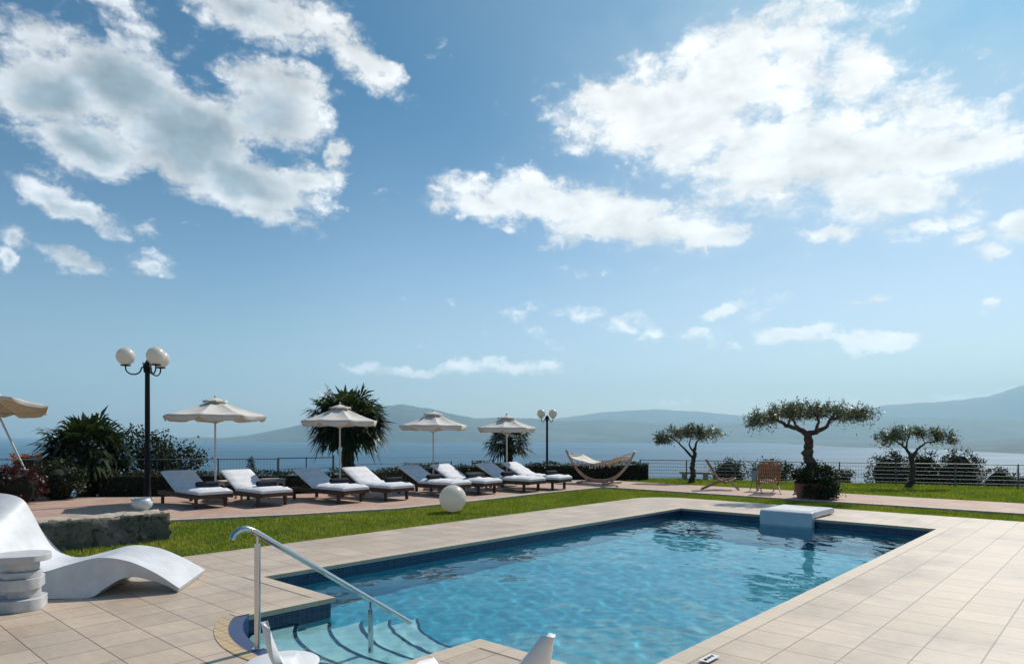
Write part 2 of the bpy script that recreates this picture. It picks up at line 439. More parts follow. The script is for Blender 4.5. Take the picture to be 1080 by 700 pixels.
def blade_mat():
    m, t, bs = mat('grass_blade')
    geo = t.node('ShaderNodeNewGeometry'); p = geo.outputs['Position']
    f = t.math('ADD', t.math('MULTIPLY', t.noise(p, .9, 6, .7), .75), t.math('MULTIPLY', geo.outputs['Random Per Island'], .25))
    col = t.mix(t.ramp(f, .36, .66), (.15,.20,.022,1), (.36,.33,.05,1))
    t.put(bs.inputs['Base Color'], col); bs.inputs['Roughness'].default_value = .6
    tr = t.node('ShaderNodeBsdfTranslucent'); t.put(tr.inputs[0], t.vmath('MULTIPLY', col, (1.2, 1.5, .5)))
    mx = t.node('ShaderNodeMixShader'); mx.inputs[0].default_value = .35
    t.l.new(bs.outputs[0], mx.inputs[1]); t.l.new(tr.outputs[0], mx.inputs[2]); t.l.new(mx.outputs[0], t.n['Material Output'].inputs[0])
    return m
M_blade = blade_mat()
M_hill = simple('hillside', (.05,.065,.045), .95, var=.5, vscale=.004)

# ------------------------------------------------------------------ terrain, sea, hills
EDGE = [(-300,40),(-40,17.5),(-12.5,17.6),(-8.8,17.8),(-5.4,18.4),(-2.8,21.6),(1.8,24),(4.6,24.6),(14.5,20.6),(30,13),(60,-2),(300,-100)]
def edge_y(x): return float(np.interp(x, [e[0] for e in EDGE], [e[1] for e in EDGE]))
def ground_z(x, y):
    d = (y-edge_y(x))*.85
    if d <= 0: return -.05
    return max(-82.5, -.05-.42*d-min(d, 1.5)*.3)
us = sorted(set([-160,-100,-60,-30,-20,14.40]+[-12+1.2*i for i in range(22)]+[14.4+1.2*i for i in range(1, 22)]+[44,52,64,80,100,130,170,220,300,420]))
ws = sorted(set([-300,-220,-160,-110,-80,-60,-45]+[-36+2*i for i in range(0, 11)]+[-14,-6,0,8.50]+[-36+1.1*i for i in range(20)]+[8.5+1.2*i for i in range(1, 24)]+[40,48,60,80,110,160,240,330]))
mb = MB(); idx = {}
for i, u in enumerate(us):
    for j, w_ in enumerate(ws):
        p = UW(u, w_); p.z = ground_z(p.x, p.y); idx[i, j] = len(mb.v); mb.v.append(p)
for i in range(len(us)-1):
    for j in range(len(ws)-1):
        if us[i] >= -12 and us[i+1] <= 14.41 and ws[j] >= -14 and ws[j+1] <= 8.51: continue
        mb.f.append((idx[i, j], idx[i+1, j], idx[i+1, j+1], idx[i, j+1]))
tag(mb.build('ground', M_turf), kind='structure')
mb = MB(); mb.add([(-14000,60,-80),(14000,60,-80),(14000,15000,-80),(-14000,15000,-80)], [(0,1,2,3)])
tag(mb.build('sea', M_sea), kind='structure')

def ridge(name, pts, D, shore, seed, rough=.05):
    xs = np.arange(pts[0][0], pts[-1][0]+.1, 5.)
    ys = np.interp(xs, [p[0] for p in pts], [p[1] for p in pts])
    sh = np.interp(xs, [p[0] for p in shore], [p[1] for p in shore])
    r = np.random.default_rng(seed)
    T = [0, .06, .15, .28, .42, .56, .7, .85, 1., 1.15, 1.4]
    n = len(xs); V = []
    ph = r.uniform(0, 6.28, 12)
    for t in T:
        for i in range(n):
            dist = sh[i]+(D-sh[i])*t
            az = (xs[i]-540)/720
            Hh = (457-ys[i])/720*D+1.5+81.5
            prof = math.sin(min(t, 1)*math.pi/2)**.8 if t <= 1 else 1-(t-1)*1.6
            wob = sum(math.sin(xs[i]*(.035+.03*k)+t*(5+3*k)+ph[k]) for k in range(6))/6*rough*(1 if t < .95 else .25)
            jag = math.sin(xs[i]*.31+ph[7])*math.sin(xs[i]*.13+ph[8])*.012
            V.append((az*dist, dist, -81.5+Hh*max(0, prof+wob*min(1, t*3)+jag*min(1, t*2))))
    F = [(a*n+i, a*n+i+1, (a+1)*n+i+1, (a+1)*n+i) for a in range(len(T)-1) for i in range(n-1)]
    o = raw_mesh(name, V, F, M_hill, smooth=True)
    return tag(o, kind='structure')
SH = [(-200,6900),(150,6900),(250,6200),(800,6000),(880,4150),(942,3700),(1025,3050),(1080,2700),(1250,2100)]
ridge('hills', [(120,467.4),(150,465.5),(182,462.7),(207,460.4),(232,461.6),(260,459),(310,449.5),(360,437.5),(400,428.4),(425,426.8),(450,430),(480,437),(515,444),(560,452),(620,458),(700,463),(760,466)], 7600, SH, 1)
ridge('hills', [(380,460),(430,450),(470,443.5),(500,441),(530,440),(560,441),(600,444),(637,442),(687,445),(740,446),(800,445.5),(850,444),(900,442),(942,440.5),(1080,440.5),(1250,437)], 8200, [(0,7000),(1300,7000)], 2, .03)
ridge('hills', [(560,466.8),(600,462),(650,459),(700,458),(760,461),(800,463),(860,463.5),(930,464),(1000,465),(1040,462),(1080,459.5),(1150,454),(1250,450)], 6500, SH, 3)
ridge('mountain', [(760,452),(840,441),(900,433),(940,426.5),(1000,423),(1040,418.5),(1060,412),(1076,407),(1110,399),(1180,402),(1260,410)], 12000, [(0,10800),(1300,10800)], 4, .03)
ridge('mountain', [(560,445),(640,434),(690,431.5),(740,434),(800,440),(860,446)], 12400, [(0,11000),(1300,11000)], 5, .02)

# the air
hz = MB(); hz.box((-14400,-1500,-84), (14400,15500,1120)); haze = hz.build('haze', None)
hm = bpy.data.materials.new('air'); hm.use_nodes = True; ht = hm.node_tree; ht.nodes.clear()
pv = ht.nodes.new('ShaderNodeVolumePrincipled'); pv.inputs['Color'].default_value = (.58,.86,1.0,1); pv.inputs['Density'].default_value = 1.05e-4
pv.inputs['Anisotropy'].default_value = .2
ho = ht.nodes.new('ShaderNodeOutputMaterial'); ht.links.new(pv.outputs[0], ho.inputs['Volume'])
haze.data.materials.append(hm); tag(haze, kind='stuff')

# ------------------------------------------------------------------ pool terrace
def rot(o): o.rotation_euler = (0, 0, RZ); return o
U0, U1, W0, W1 = 3.50, 12.44, 2.275, 6.77        # pool
B0, B1, UB, UA = 3.51, 5.44, 2.59, 2.25          # step bay
BR = ((B1-B0)**2/4+(UB-UA)**2)/(2*(UB-UA)); BC = UA+BR; BM = (B0+B1)/2
def arc(r, n=24, wext=None):
    h = (B1-B0)/2 if wext is None else wext
    out = []
    for i in range(n+1):
        y = -h+2*h*i/n
        out.append((BC-math.sqrt(max(0, r*r-y*y)), BM+y))
    return out
Z0 = 0.
def sheet(mb, poly, z): mb.add([(p[0], p[1], z) for p in poly], [tuple(range(len(poly)))])
dk = MB()
def rect(mb, a, b, c, d, z): sheet(mb, [(a,c),(b,c),(b,d),(a,d)], z)
A = arc(BR)
rect(dk, -12, 1.9, -14, 8.57, 0)
rect(dk, 1.9, UB, -14, B0, 0); rect(dk, 1.9, UB, B1, 8.57, 0)
for i in range(len(A)-1):
    sheet(dk, [(1.9, A[i][1]), (A[i][0], A[i][1]), (A[i+1][0], A[i+1][1]), (1.9, A[i+1][1])], 0)
rect(dk, UB, U0, -14, B0, 0); rect(dk, UB, U0, B1, 8.57, 0)
rect(dk, U0, U1, -14, W0, 0); rect(dk, U0, U1, W1, 8.57, 0)
# far strip with a rounded outer corner
cr = .9
far = [(U1, -14), (14.45, -14)]+[(14.45-cr+cr*math.cos(t), 8.57-cr+cr*math.sin(t)) for t in np.linspace(0, math.pi/2, 10)]+[(U1, 8.57)]
sheet(dk, far, 0)
out = [(-12, -14), (14.45, -14)]+far[2:]+[(-12, 8.57)]
for i in range(len(out)):
    p, q = out[i], out[(i+1) % len(out)]
    dk.add([(*p, 0), (*q, 0), (*q, -.12), (*p, -.12)], [(0,1,2,3)])
tag(rot(dk.build('pool_deck', M_deck)), kind='structure')

def strip(mb, line, din, dout, z0, z1):
    """closed bar that follows a polyline; din to its left, dout to its right"""
    n = len(line); L = []; Rr = []
    for i in range(n):
        p = Vector(line[i]); a = (p-Vector(line[i-1])).normalized() if i else None; b = (Vector(line[i+1])-p).normalized() if i < n-1 else None
        a = a or b; b = b or a
        na = Vector((-a.y, a.x)); nb = Vector((-b.y, b.x)); m = (na+nb); m = m/ max(.3, m.dot(na))
        L.append(p+m*din); Rr.append(p-m*dout)
    for i in range(n-1):
        q = [L[i], L[i+1], Rr[i+1], Rr[i]]
    vs = []
    for i in range(n): vs += [(*L[i], z0), (*L[i], z1), (*Rr[i], z1), (*Rr[i], z0)]
    fs = []
    for i in range(n-1):
        for k in range(4): fs.append((4*i+k, 4*i+(k+1) % 4, 4*i+4+(k+1) % 4, 4*i+4+k))
    fs += [(0,1,2,3), (4*n-1, 4*n-2, 4*n-3, 4*n-4)]
    mb.add(vs, fs)
line = [(UB+.02, B1), (U0, B1), (U0, W1), (U1, W1), (U1, W0), (U0, W0), (U0, B0), (UB+.02, B0)]
cp = MB(); strip(cp, line, .26, -.0, -.045, .014)
# overhanging nose
strip(cp, line, .0, .03, -.040, .014)
cp = MB(); strip(cp, line, .125, .03, -.042, .004)
tag(rot(cp.build('pool_coping', M_cop, bevel=.004, seg=2)), kind='structure')

WL = -.13
def wall_run(mb, line, z0, z1):
    for i in range(len(line)-1):
        p, q = line[i], line[i+1]
        mb.add([(*p, z0), (*q, z0), (*q, z1), (*p, z1)], [(0,1,2,3)])
innerA = arc(BR-.105, 24)
innerA[0] = (innerA[0][0], B0); innerA[-1] = (innerA[-1][0], B1)
bay = innerA[::-1]
loop = [(innerA[-1][0], B1), (U0, B1), (U0, W1), (U1, W1), (U1, W0), (U0, W0), (U0, B0), (innerA[0][0], B0)]+innerA[1:-1]
full = loop+[loop[0]]
ps = MB(); wall_run(ps, full, -1.4, -.32)
ps2 = MB(); wall_run(ps2, full, -.32, -.003)
fl = MB(); fl.add([(p[0], p[1], -1.4) for p in [(U0,W0),(U1,W0),(U1,W1),(U0,W1)]], [(0,1,2,3)]); 
ps.add([(p[0], p[1], -1.4) for p in [(U0,W0),(U1,W0),(U1,W1),(U0,W1)]], [(0,1,2,3)])
ps.add([(2.2,B0,-1.4),(U0,B0,-1.4),(U0,B1,-1.4),(2.2,B1,-1.4)], [(0,1,2,3)])
basin = tag(rot(ps.build('pool_basin', M_pool)), kind='structure')
band = tag(rot(ps2.build('pool_waterline_wall', M_band)), kind='structure')
# rim of the bay: blue mosaic band, yellow tile band
rb = MB(); a0, a1 = arc(BR, 32), arc(BR-.105, 32)
for i in range(32): rb.add([(*a0[i], .004), (*a0[i+1], .004), (*a1[i+1], .004), (*a1[i], .004), (*a1[i+1], -.05), (*a1[i], -.05)], [(0,1,2,3), (3,2,4,5)])
tag(rot(rb.build('blue_rim_paving', M_blue)), kind='structure')
ry = MB(); a0, a1 = arc(BR+.10, 32, 1.04), arc(BR, 32, .965)
for i in range(32): ry.add([(*a0[i], .004), (*a0[i+1], .004), (*a1[i+1], .004), (*a1[i], .004)], [(0,1,2,3)])
tag(rot(ry.build('yellow_rim_paving', M_yellow)), kind='structure')
# curved steps
stp = MB(); nos = MB()
def step_shift(u_shift, z):
    h = (B1-B0)/2-.002; n = 24
    front = [(p[0]+u_shift, p[1]) for p in arc(BR, n, h)]
    back = arc(BR-.125, n, h)
    for i in range(n):
        a, b, c, d = front[i], front[i+1], back[i+1], back[i]
        stp.add([(*a, z), (*b, z), (*c, z), (*d, z), (*a, -1.39), (*b, -1.39)], [(0,1,2,3), (0,1,5,4)])
        nos.add([(a[0]-.03, a[1], z+.004), (b[0]-.03, b[1], z+.004), (b[0]+.006, b[1], z+.004), (a[0]+.006, a[1], z+.004), (b[0]+.006, b[1], z-.05), (a[0]+.006, a[1], z-.05)], [(0,1,2,3), (3,2,4,5)])
    for q in (0, n):
        a, d = front[q], back[q]
        stp.add([(*a, z), (*d, z), (*d, -1.39), (*a, -1.39)], [(0,1,2,3)])
for k in range(5): step_shift(.58+.34*k, -.27-.20*k)
tag(rot(stp.build('pool_steps', M_step)), kind='structure')
tag(rot(nos.build('pool_step_nosings', M_nose)), kind='structure')

# water surface with real ripples
def waves(x, y):
    r = np.random.default_rng(3); z = np.zeros_like(x)
    for k in range(46):
        lam = .13*(1.07**k); a = .0006*lam**.75*(1.0 if lam < 1.2 else 1.2/lam)
        th = r.normal(2.4, .85); ph = r.uniform(0, 6.28)
        kx, ky = math.cos(th)*6.283/lam, math.sin(th)*6.283/lam
        z += a*np.sin(kx*x+ky*y+ph+.8*np.sin(.7*kx*y/3+ph))
    return z
def wgrid(x0, x1, y0, y1, st):
    nx, ny = int(round((x1-x0)/st))+1, int(round((y1-y0)/st))+1
    X, Y = np.meshgrid(np.linspace(x0, x1, nx), np.linspace(y0, y1, ny), indexing='ij')
    V = np.stack([X, Y, WL+waves(X, Y)], -1).reshape(-1, 3)
    i, j = np.meshgrid(np.arange(nx-1), np.arange(ny-1), indexing='ij'); a = (i*ny+j).ravel()
    return V, np.stack([a, a+ny, a+ny+1, a+1], -1)
V1, F1 = wgrid(U0, U1, W0, W1, .03)
V2, F2 = wgrid(2.30, U0, B0, B1, .03)
water = rot(raw_mesh('water', np.concatenate([V1, V2]), np.concatenate([F1, F2+len(V1)]), M_water, smooth=True))
tag(water, kind='structure')
MNEE = True
if MNEE:
    water.cycles.is_caustics_caster = True
    for o in (basin, band, bpy.data.objects['pool_steps'], bpy.data.objects['pool_step_nosings']): o.cycles.is_caustics_receiver = True
    sl.cycles.is_caustics_light = True

# path that runs behind the pool
inner = [Vector((-22,6.5,0)), Vector((-14,9.0,0)), Vector((-5.9,11.74,0)), Vector((-4.1,12.55,0)), Vector((-2.27,13.63,0)), UW(10.75,10.85), UW(13,11.0), UW(15.8,10.95)]
innr = inner+[UW(15.8,-28)]
outr = [UW(18.1,-28), UW(18.1,12), Vector((1.8,22.1,0)), Vector((-2.8,19.7,0)), Vector((-5.4,16.7,0)), Vector((-8.8,16.0,0)), Vector((-14,15.7,0)), Vector((-22,15.6,0))]
pm = MB(); poly = [(p.x, p.y) for p in innr]+[(p.x, p.y) for p in outr]
pm.prism(poly, -.1, .012)
tag(pm.build('path', M_path), kind='structure')
kb = MB(); strip(kb, [(p.x, p.y) for p in innr], .10, .03, -.1, .018)
tag(kb.build('path_kerb', M_kerb, bevel=.008), kind='structure')

# lawn blades
def inpoly(P_, poly):
    x, y = P_[:, 0], P_[:, 1]; c = np.zeros(len(P_), bool); n = len(poly)
    for i in range(n):
        x1, y1 = poly[i]; x2, y2 = poly[(i+1) % n]
        cond = ((y1 > y) != (y2 > y)) & (x < (x2-x1)*(y-y1)/(y2-y1+1e-12)+x1); c ^= cond
    return c
def t2(v): return (v.x, v.y)
lawnA = [t2(UW(-8,8.62)), t2(UW(13.7,8.6)), t2(UW(14.5,7.7)), t2(UW(14.5,-22)), t2(UW(15.74,-22))]+[(p.x, p.y) for p in inner[::-1]]
lawnB = [t2(UW(18.13,-24)), t2(UW(18.13,12)), (2.6,22.4), (4.6,23.6), (14.5,19.6), (30,12.6)]
def blades(name, polys, label):
    pts = []
    for poly, dens in polys:
        a = np.array(poly); lo, hi = a.min(0), a.max(0); n = int((hi-lo).prod()*dens)
        p = rng.uniform(lo, hi, (n, 2)); p = p[inpoly(p, poly)]
        p = p[(np.abs(p[:, 0]) < p[:, 1]*.80+1) & (p[:, 1] > 4)]
        pts.append(p)
    p = np.concatenate(pts); n = len(p)
    th = rng.uniform(0, 6.28, n); hgt = rng.uniform(.025, .06, n); wd = rng.uniform(.004, .008, n)*(1+p[:, 1]/14)
    lean = rng.normal(0, .022, (n, 2))
    z = np.full(n, -.05)
    V = np.zeros((n, 3, 3), np.float32)
    V[:, 0, 0] = p[:, 0]-np.cos(th)*wd; V[:, 0, 1] = p[:, 1]-np.sin(th)*wd; V[:, 0, 2] = z
    V[:, 1, 0] = p[:, 0]+np.cos(th)*wd; V[:, 1, 1] = p[:, 1]+np.sin(th)*wd; V[:, 1, 2] = z
    V[:, 2, 0] = p[:, 0]+lean[:, 0]; V[:, 2, 1] = p[:, 1]+lean[:, 1]; V[:, 2, 2] = z+hgt
    o = raw_mesh(name, V.reshape(-1, 3), np.arange(3*n).reshape(-1, 3), M_blade)
    return tag(o, label, 'grass', kind='stuff')
blades('grass', [(lawnA, 2600), (lawnB, 800)], 'short mown green grass strip round the pool terrace')

# ------------------------------------------------------------------ foliage builders
def leaf_quads(C, N, L, Wd, r):
    """diamond leaves at C with random directions"""
    n = len(C)
    d = r.normal(size=(n, 3)); d /= np.linalg.norm(d, axis=1)[:, None]
    if N is not None: d = d+N; d /= np.linalg.norm(d, axis=1)[:, None]
    e = np.cross(d, r.normal(size=(n, 3))); e /= np.linalg.norm(e, axis=1)[:, None]+1e-9
    s = r.uniform(.65, 1.3, n)[:, None]
    V = np.stack([C-d*L*s, C+e*Wd*s, C+d*L*s, C-e*Wd*s], 1)
    return V.reshape(-1, 3), np.arange(4*n).reshape(-1, 4)
def clumps(centre, radii, nc, per, cr, r, flat=1., shell=.55):
    c = r.normal(size=(nc, 3)); c /= np.linalg.norm(c, axis=1)[:, None]; c *= (r.uniform(shell, 1, nc)**.7)[:, None]
    c = c*np.array(radii)+np.array(centre)
    k = r.integers(int(per*.6), int(per*1.4)+1, nc)
    C = np.repeat(c, k, 0); rr = np.repeat(r.uniform(.6, 1.35, nc)*cr, k)
    o = r.normal(size=C.shape)*.5*rr[:, None]; o[:, 2] *= flat
    return C+o
def blob(mb, centre, radii, r, n=18, m=12, amp=.12, zmin=None):
    ph = r.uniform(0, 6.28, 6); b = len(mb.v)
    for i in range(m+1):
        th = math.pi*i/m
        for k in range(n):
            a = 2*math.pi*k/n
            q = 1+amp*(math.sin(3*a+ph[0]+2*th)+math.sin(5*a+ph[1]-3*th)*.6+math.sin(4*th+ph[2]))*.6
            z = centre[2]-radii[2]*math.cos(th)*q
            if zmin is not None: z = max(z, zmin)
            mb.v.append(Vector((centre[0]+radii[0]*math.sin(th)*math.cos(a)*q, centre[1]+radii[1]*math.sin(th)*math.sin(a)*q, z)))
    for i in range(m):
        for k in range(n): mb.f.append((b+i*n+k, b+i*n+(k+1) % n, b+(i+1)*n+(k+1) % n, b+(i+1)*n+k))

def shrub(name, loc, radii, label, cat='shrub', m=None, n=2600, leaf=.035, seed=0, zc=None, group=None, stems=True, lw=.5):
    r = np.random.default_rng(100+seed)
    root = empty(name, loc, 0, label, cat, group)
    zc = radii[2]*.95 if zc is None else zc
    nc = max(14, int(n/45))
    C = clumps((0, 0, zc), radii, nc, 45, min(radii)*.34, r, .8, .5)
    C = C[C[:, 2] > .01]
    V, F = leaf_quads(C, None, leaf, leaf*lw, r)
    raw_mesh('foliage', V, F, m or M_bush, root)
    if stems:
        s = MB()
        for k in range(7):
            a = r.uniform(0, 6.28); q = r.uniform(.3, .85)
            tip = (radii[0]*q*math.cos(a), radii[1]*q*math.sin(a), zc+radii[2]*r.uniform(.0, .7))
            s.tube([(0, 0, -.25), (tip[0]*.3, tip[1]*.3, tip[2]*.45), tip], [.03, .02, .006], 6)
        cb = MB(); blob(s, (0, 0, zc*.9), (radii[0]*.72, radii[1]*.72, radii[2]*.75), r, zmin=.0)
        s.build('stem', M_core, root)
    return root

def hedge(name, line, h, wd, label, cat='hedge', m=None, seed=1, dens=900, leaf=.03, spec_top=0.):
    r = np.random.default_rng(seed); pts = [Vector(p) for p in line]
    o = pts[0].copy(); root = empty(name, (o.x, o.y, 0), 0, label, cat)
    L = sum((pts[i+1]-pts[i]).length for i in range(len(pts)-1)); Cs = []
    core = MB(); ln = [(p.x-o.x, p.y-o.y) for p in pts]
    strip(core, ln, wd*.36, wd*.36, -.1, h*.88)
    for i in range(len(pts)-1):
        a, b = pts[i]-o, pts[i+1]-o; d = (b-a); l = d.length; d.normalize(); nn = Vector((-d.y, d.x, 0))
        n = int(l*dens)
        t = r.uniform(0, l, n); side = r.choice([-1, 1, 0, 0], n)
        y = np.where(side == 0, r.uniform(-.5, .5, n)*wd, side*wd*.5*r.uniform(.85, 1.1, n))
        z = np.where(side == 0, h*r.uniform(.86, 1.06, n), r.uniform(0, h, n))
        z += .05*np.sin(t*2.3+i)+.03*np.sin(t*7.1)*(side == 0)
        P_ = np.outer(t, np.array(d))+np.outer(y, np.array(nn))+np.array(a); P_[:, 2] = z+r.normal(0, .015, n)
        Cs.append(P_)
    C = np.concatenate(Cs); V, F = leaf_quads(C, None, leaf, leaf*.55, r)
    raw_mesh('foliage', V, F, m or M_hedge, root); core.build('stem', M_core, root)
    return root

def fan_palm(loc, label, trunk_h, trunk_r, rad, nf, seed, droop=.35, up=.4, lean=(0, 0), group=None, thick=0):
    r = np.random.default_rng(seed)
    root = empty('palm_tree', loc, 0, label, 'palm tree', group)
    tk = MB(); pts = []; rr = []
    for i in range(14):
        t = i/13; pts.append((lean[0]*t*t, lean[1]*t*t, -1.2+(trunk_h+1.2)*t)); rr.append(trunk_r*(1.05-.15*t+.09*(i % 2)))
    tk.tube(pts, rr, 14)
    for k in range(90):                       # old leaf bases that roughen the trunk
        a = r.uniform(0, 6.28); z = r.uniform(.0, trunk_h); t = (z+1.2)/(trunk_h+1.2)
        cx, cy_ = lean[0]*t*t, lean[1]*t*t
        d = Vector((math.cos(a), math.sin(a), 0))
        p = Vector((cx, cy_, z))+d*trunk_r*.85
        tk.tube([p, p+d*trunk_r*.28+Vector((0, 0, .07))], [.03, .012], 5)
    tk.build('trunk', M_palmbark, root, smooth=50)
    top = Vector((lean[0], lean[1], trunk_h)); VV = []; FF = []; pet = MB(); nv = 0
    for k in range(nf):
        az = k*2.39996+r.uniform(-.3, .3); el = math.asin(np.clip(1-2*(k+.5)/nf*(.5+droop), -1, 1))*.95+up*.15
        d = Vector((math.cos(az)*math.cos(el), math.sin(az)*math.cos(el), math.sin(el)))
        pl = rad*r.uniform(.42, .62); fr = rad*r.uniform(.42, .58)
        hub = top+d*pl+Vector((0, 0, -.06*pl))
        pet.tube([top, top+d*pl*.5+Vector((0, 0, .03)), hub], [.014, .011, .008], 5, cap=False)
        side = d.cross(Vector((0, 0, 1)));
        if side.length < .1: side = Vector((1, 0, 0))
        side.normalize(); nrm = side.cross(d).normalized()
        ns = 18
        for s in range(ns):
            a = (s/(ns-1)-.5)*R(230)
            sd = (d*math.cos(a)+side*math.sin(a)).normalized(); ln = fr*(1-.32*abs(a)/R(115))*r.uniform(.72, 1.12)
            wv = nrm.cross(sd).normalized()*ln*.075
            mid = hub+sd*ln*.55+nrm*ln*.04*(1 if s % 2 else -1)
            tip = hub+sd*ln+Vector((0, 0, -ln*.3*r.uniform(.2, 2.)))
            VV += [hub-wv*.25, mid-wv, tip, mid+wv]; FF.append((nv, nv+1, nv+2, nv+3)); nv += 4
    cr = raw_mesh('crown', [tuple(v) for v in VV], FF, M_palm, root)
    p = pet.build('petiole', M_palm, cr)
    return root

def olive(loc, label, paths, crowns, seed, leaf=.045, n=5200, base_r=.11, group='olive trees by the fence'):
    """paths: limbs as (points, r0, r1); crowns: (centre, radii, share)"""
    r = np.random.default_rng(seed); root = empty('olive_tree', loc, 0, label, 'olive tree', group)
    tk = MB()
    for (pts, r0, r1) in paths:
        P_ = [Vector(p) for p in pts]; fine = []
        for i in range(len(P_)-1):
            for s in range(5):
                t = s/5; q = P_[i].lerp(P_[i+1], t)
                if not (i == 0 and s == 0): q = q+Vector(r.normal(0, r0*.14, 3))
                fine.append(q)
        fine.append(P_[-1])
        rr = [r0+(r1-r0)*i/(len(fine)-1) for i in range(len(fine))]
        rr = [x*(1+.12*math.sin(3.1*i)) for i, x in enumerate(rr)]
        tk.tube(fine, rr, 9)
    CC = []
    for (c, rad, share) in crowns:
        k = max(6, int(n*share/60)); cen = r.normal(size=(k, 3)); cen /= np.linalg.norm(cen, axis=1)[:, None]; cen *= (r.uniform(.25, 1, k)**.6)[:, None]
        cen = cen*np.array(rad)+np.array(c)
        for q in cen:
            m_ = int(60*r.uniform(.5, 1.5)); s_ = r.uniform(.04, .105)
            CC.append(q+r.normal(size=(m_, 3))*np.array([s_*1.25, s_*1.25, s_*.85]))
            if r.random() < .55:         # twig towards the clump
                best = min((p for (pts, _, _) in paths for p in pts[1:]), key=lambda p: (Vector(p)-Vector(q)).length)
                tk.tube([best, (Vector(best)+Vector(q))/2+Vector((0, 0, .04)), q], [.014, .009, .004], 5, cap=False)
            if r.random() < .6:          # upright shoots
                for t in range(3):
                    dd = Vector((r.normal(0, .35), r.normal(0, .35), 1)).normalized()*r.uniform(.1, .24)
                    CC.append(np.array([np.array(q)+np.array(dd)*s for s in np.linspace(.2, 1, 8)])+r.normal(0, .012, (8, 3)))
    tk.build('trunk', M_bark, root, smooth=60)
    C = np.concatenate(CC); V, F = leaf_quads(C, None, leaf, leaf*.26, r)
    raw_mesh('crown', V, F, M_olive, root)
    return root

# ------------------------------------------------------------------ parasols
def make_parasol(label, tilt=None, Rr=1.05, H=2.33, edge=1.95, loc=(0,0,0), rz=0.3, group='cream parasols by the sun loungers', pole_off=None):
    root = empty('parasol', loc, 0, label, 'parasol', group)
    off = Vector(pole_off) if pole_off else Vector((0, 0, 0))
    b = MB(); b.lathe([(.02,0),(.27,0),(.27,.05),(.24,.075),(.06,.09),(.045,.20),(.03,.21)], 28); b.build('base', M_stone2, root, smooth=40)
    p = MB(); p.tube([(0,0,.05), off+Vector((0,0,H-.04))], .021, 12)
    p.build('pole', M_pole, root, smooth=50)
    hubz = edge-.02
    K = 8; can = MB(); nseg = 6; rad_n = 7
    T = Matrix.Translation(off)
    if tilt: T = T @ Matrix.Translation((0,0,edge)) @ Euler(tilt).to_matrix().to_4x4() @ Matrix.Translation((0,0,-edge))
    def surf(a, t, z0=H-.14, r0=.16):
        # t: 0 hub .. 1 edge; sag between ribs
        k = a/(2*math.pi/K); fr = k-math.floor(k)
        polyR = math.cos(math.pi/K)/math.cos((fr-.5)*2*math.pi/K)
        sag = math.sin(fr*math.pi)
        rr = r0+(Rr-r0)*t
        rr2 = rr*(polyR-.025*sag*t)
        z = z0+(edge-z0)*t-.035*sag*math.sin(t*math.pi)**.7-.02*math.sin(t*math.pi)
        return Vector((rr2*math.cos(a), rr2*math.sin(a), z))
    N = K*nseg
    for i in range(rad_n+1):
        for k in range(N): can.v.append(T @ surf(rz+0+2*math.pi*k/N if False else 2*math.pi*k/N, i/rad_n))
    for i in range(rad_n):
        for k in range(N): can.f.append((i*N+k, i*N+(k+1) % N, (i+1)*N+(k+1) % N, (i+1)*N+k))
    Rzm = Matrix.Rotation(rz, 4, 'Z'); 
    def spin(mb):
        if tilt: c = T @ Vector((0,0,edge)); 
        c = T @ Vector((0, 0, edge)); q = Matrix.Translation(c) @ Rzm @ Matrix.Translation(-c)
        mb.v = [q @ v for v in mb.v]; return mb
    co = spin(can).build('canopy', M_canvas, root, smooth=8)
    so = co.modifiers.new('thick', 'SOLIDIFY'); so.thickness = .004
    va = MB(); rows = 3; r_ = np.random.default_rng(int(abs(loc[0])*100)+3)
    for k in range(N):
        a = 2*math.pi*k/N
        fr = (k/nseg) % 1; drop = .085+.05*math.sin(fr*math.pi)**.6+r_.uniform(-.008, .008)
        if fr == 0: drop = .035
        e = surf(a, 1.0)
        for i in range(rows+1):
            t = i/rows; out_ = Vector((math.cos(a), math.sin(a), 0))*(.012*math.sin(k*1.9)*t-.02*t)
            va.v.append(T @ (e+out_+Vector((0, 0, -drop*t-.001))))
    for k in range(N):
        if (k+1) % nseg == 0 and False: continue
        for i in range(rows):
            a_, b_ = k*(rows+1)+i, ((k+1) % N)*(rows+1)+i
            va.f.append((a_, b_, b_+1, a_+1))
    vo = spin(va).build('valance', M_canvas, co, smooth=40); so = vo.modifiers.new('thick', 'SOLIDIFY'); so.thickness = .003
    ve = MB()
    for i in range(4):
        t = i/3
        for k in range(24):
            a = 2*math.pi*k/24; rr = .02+.24*t; z = H-.045-.085*t+(.028*math.sin(k*math.pi*8/24*2) if i == 3 else .0)
            ve.v.append(T @ Vector((rr*math.cos(a), rr*math.sin(a), z)))
    for i in range(3):
        for k in range(24): ve.f.append((i*24+k, i*24+(k+1) % 24, (i+1)*24+(k+1) % 24, (i+1)*24+k))
    vo = spin(ve).build('vent', M_canvas, co, smooth=50); so = vo.modifiers.new('thick', 'SOLIDIFY'); so.thickness = .004
    fi = MB(); fi.lathe([(.004,0),(.022,.005),(.026,.03),(.015,.055),(.003,.06)], 12, T @ Vector((0,0,H-.05))); fi.build('finial', M_pole, root, smooth=50)
    for k in range(K):
        a = 2*math.pi*k/K
        rb_ = MB(); rb_.tube([T @ (surf(a, .0)+Vector((0,0,-.012))), T @ (surf(a, .5)+Vector((0,0,-.012))), T @ (surf(a, .995)+Vector((0,0,-.012)))], .009, 6)
        ro = spin(rb_).build('rib', M_pole, root)
        st_ = MB(); st_.tube([T @ Vector((0,0,H-.62)), T @ (surf(a, .48)+Vector((0,0,-.02)))], .007, 6)
        spin(st_).build('strut', M_pole, ro)
    return root
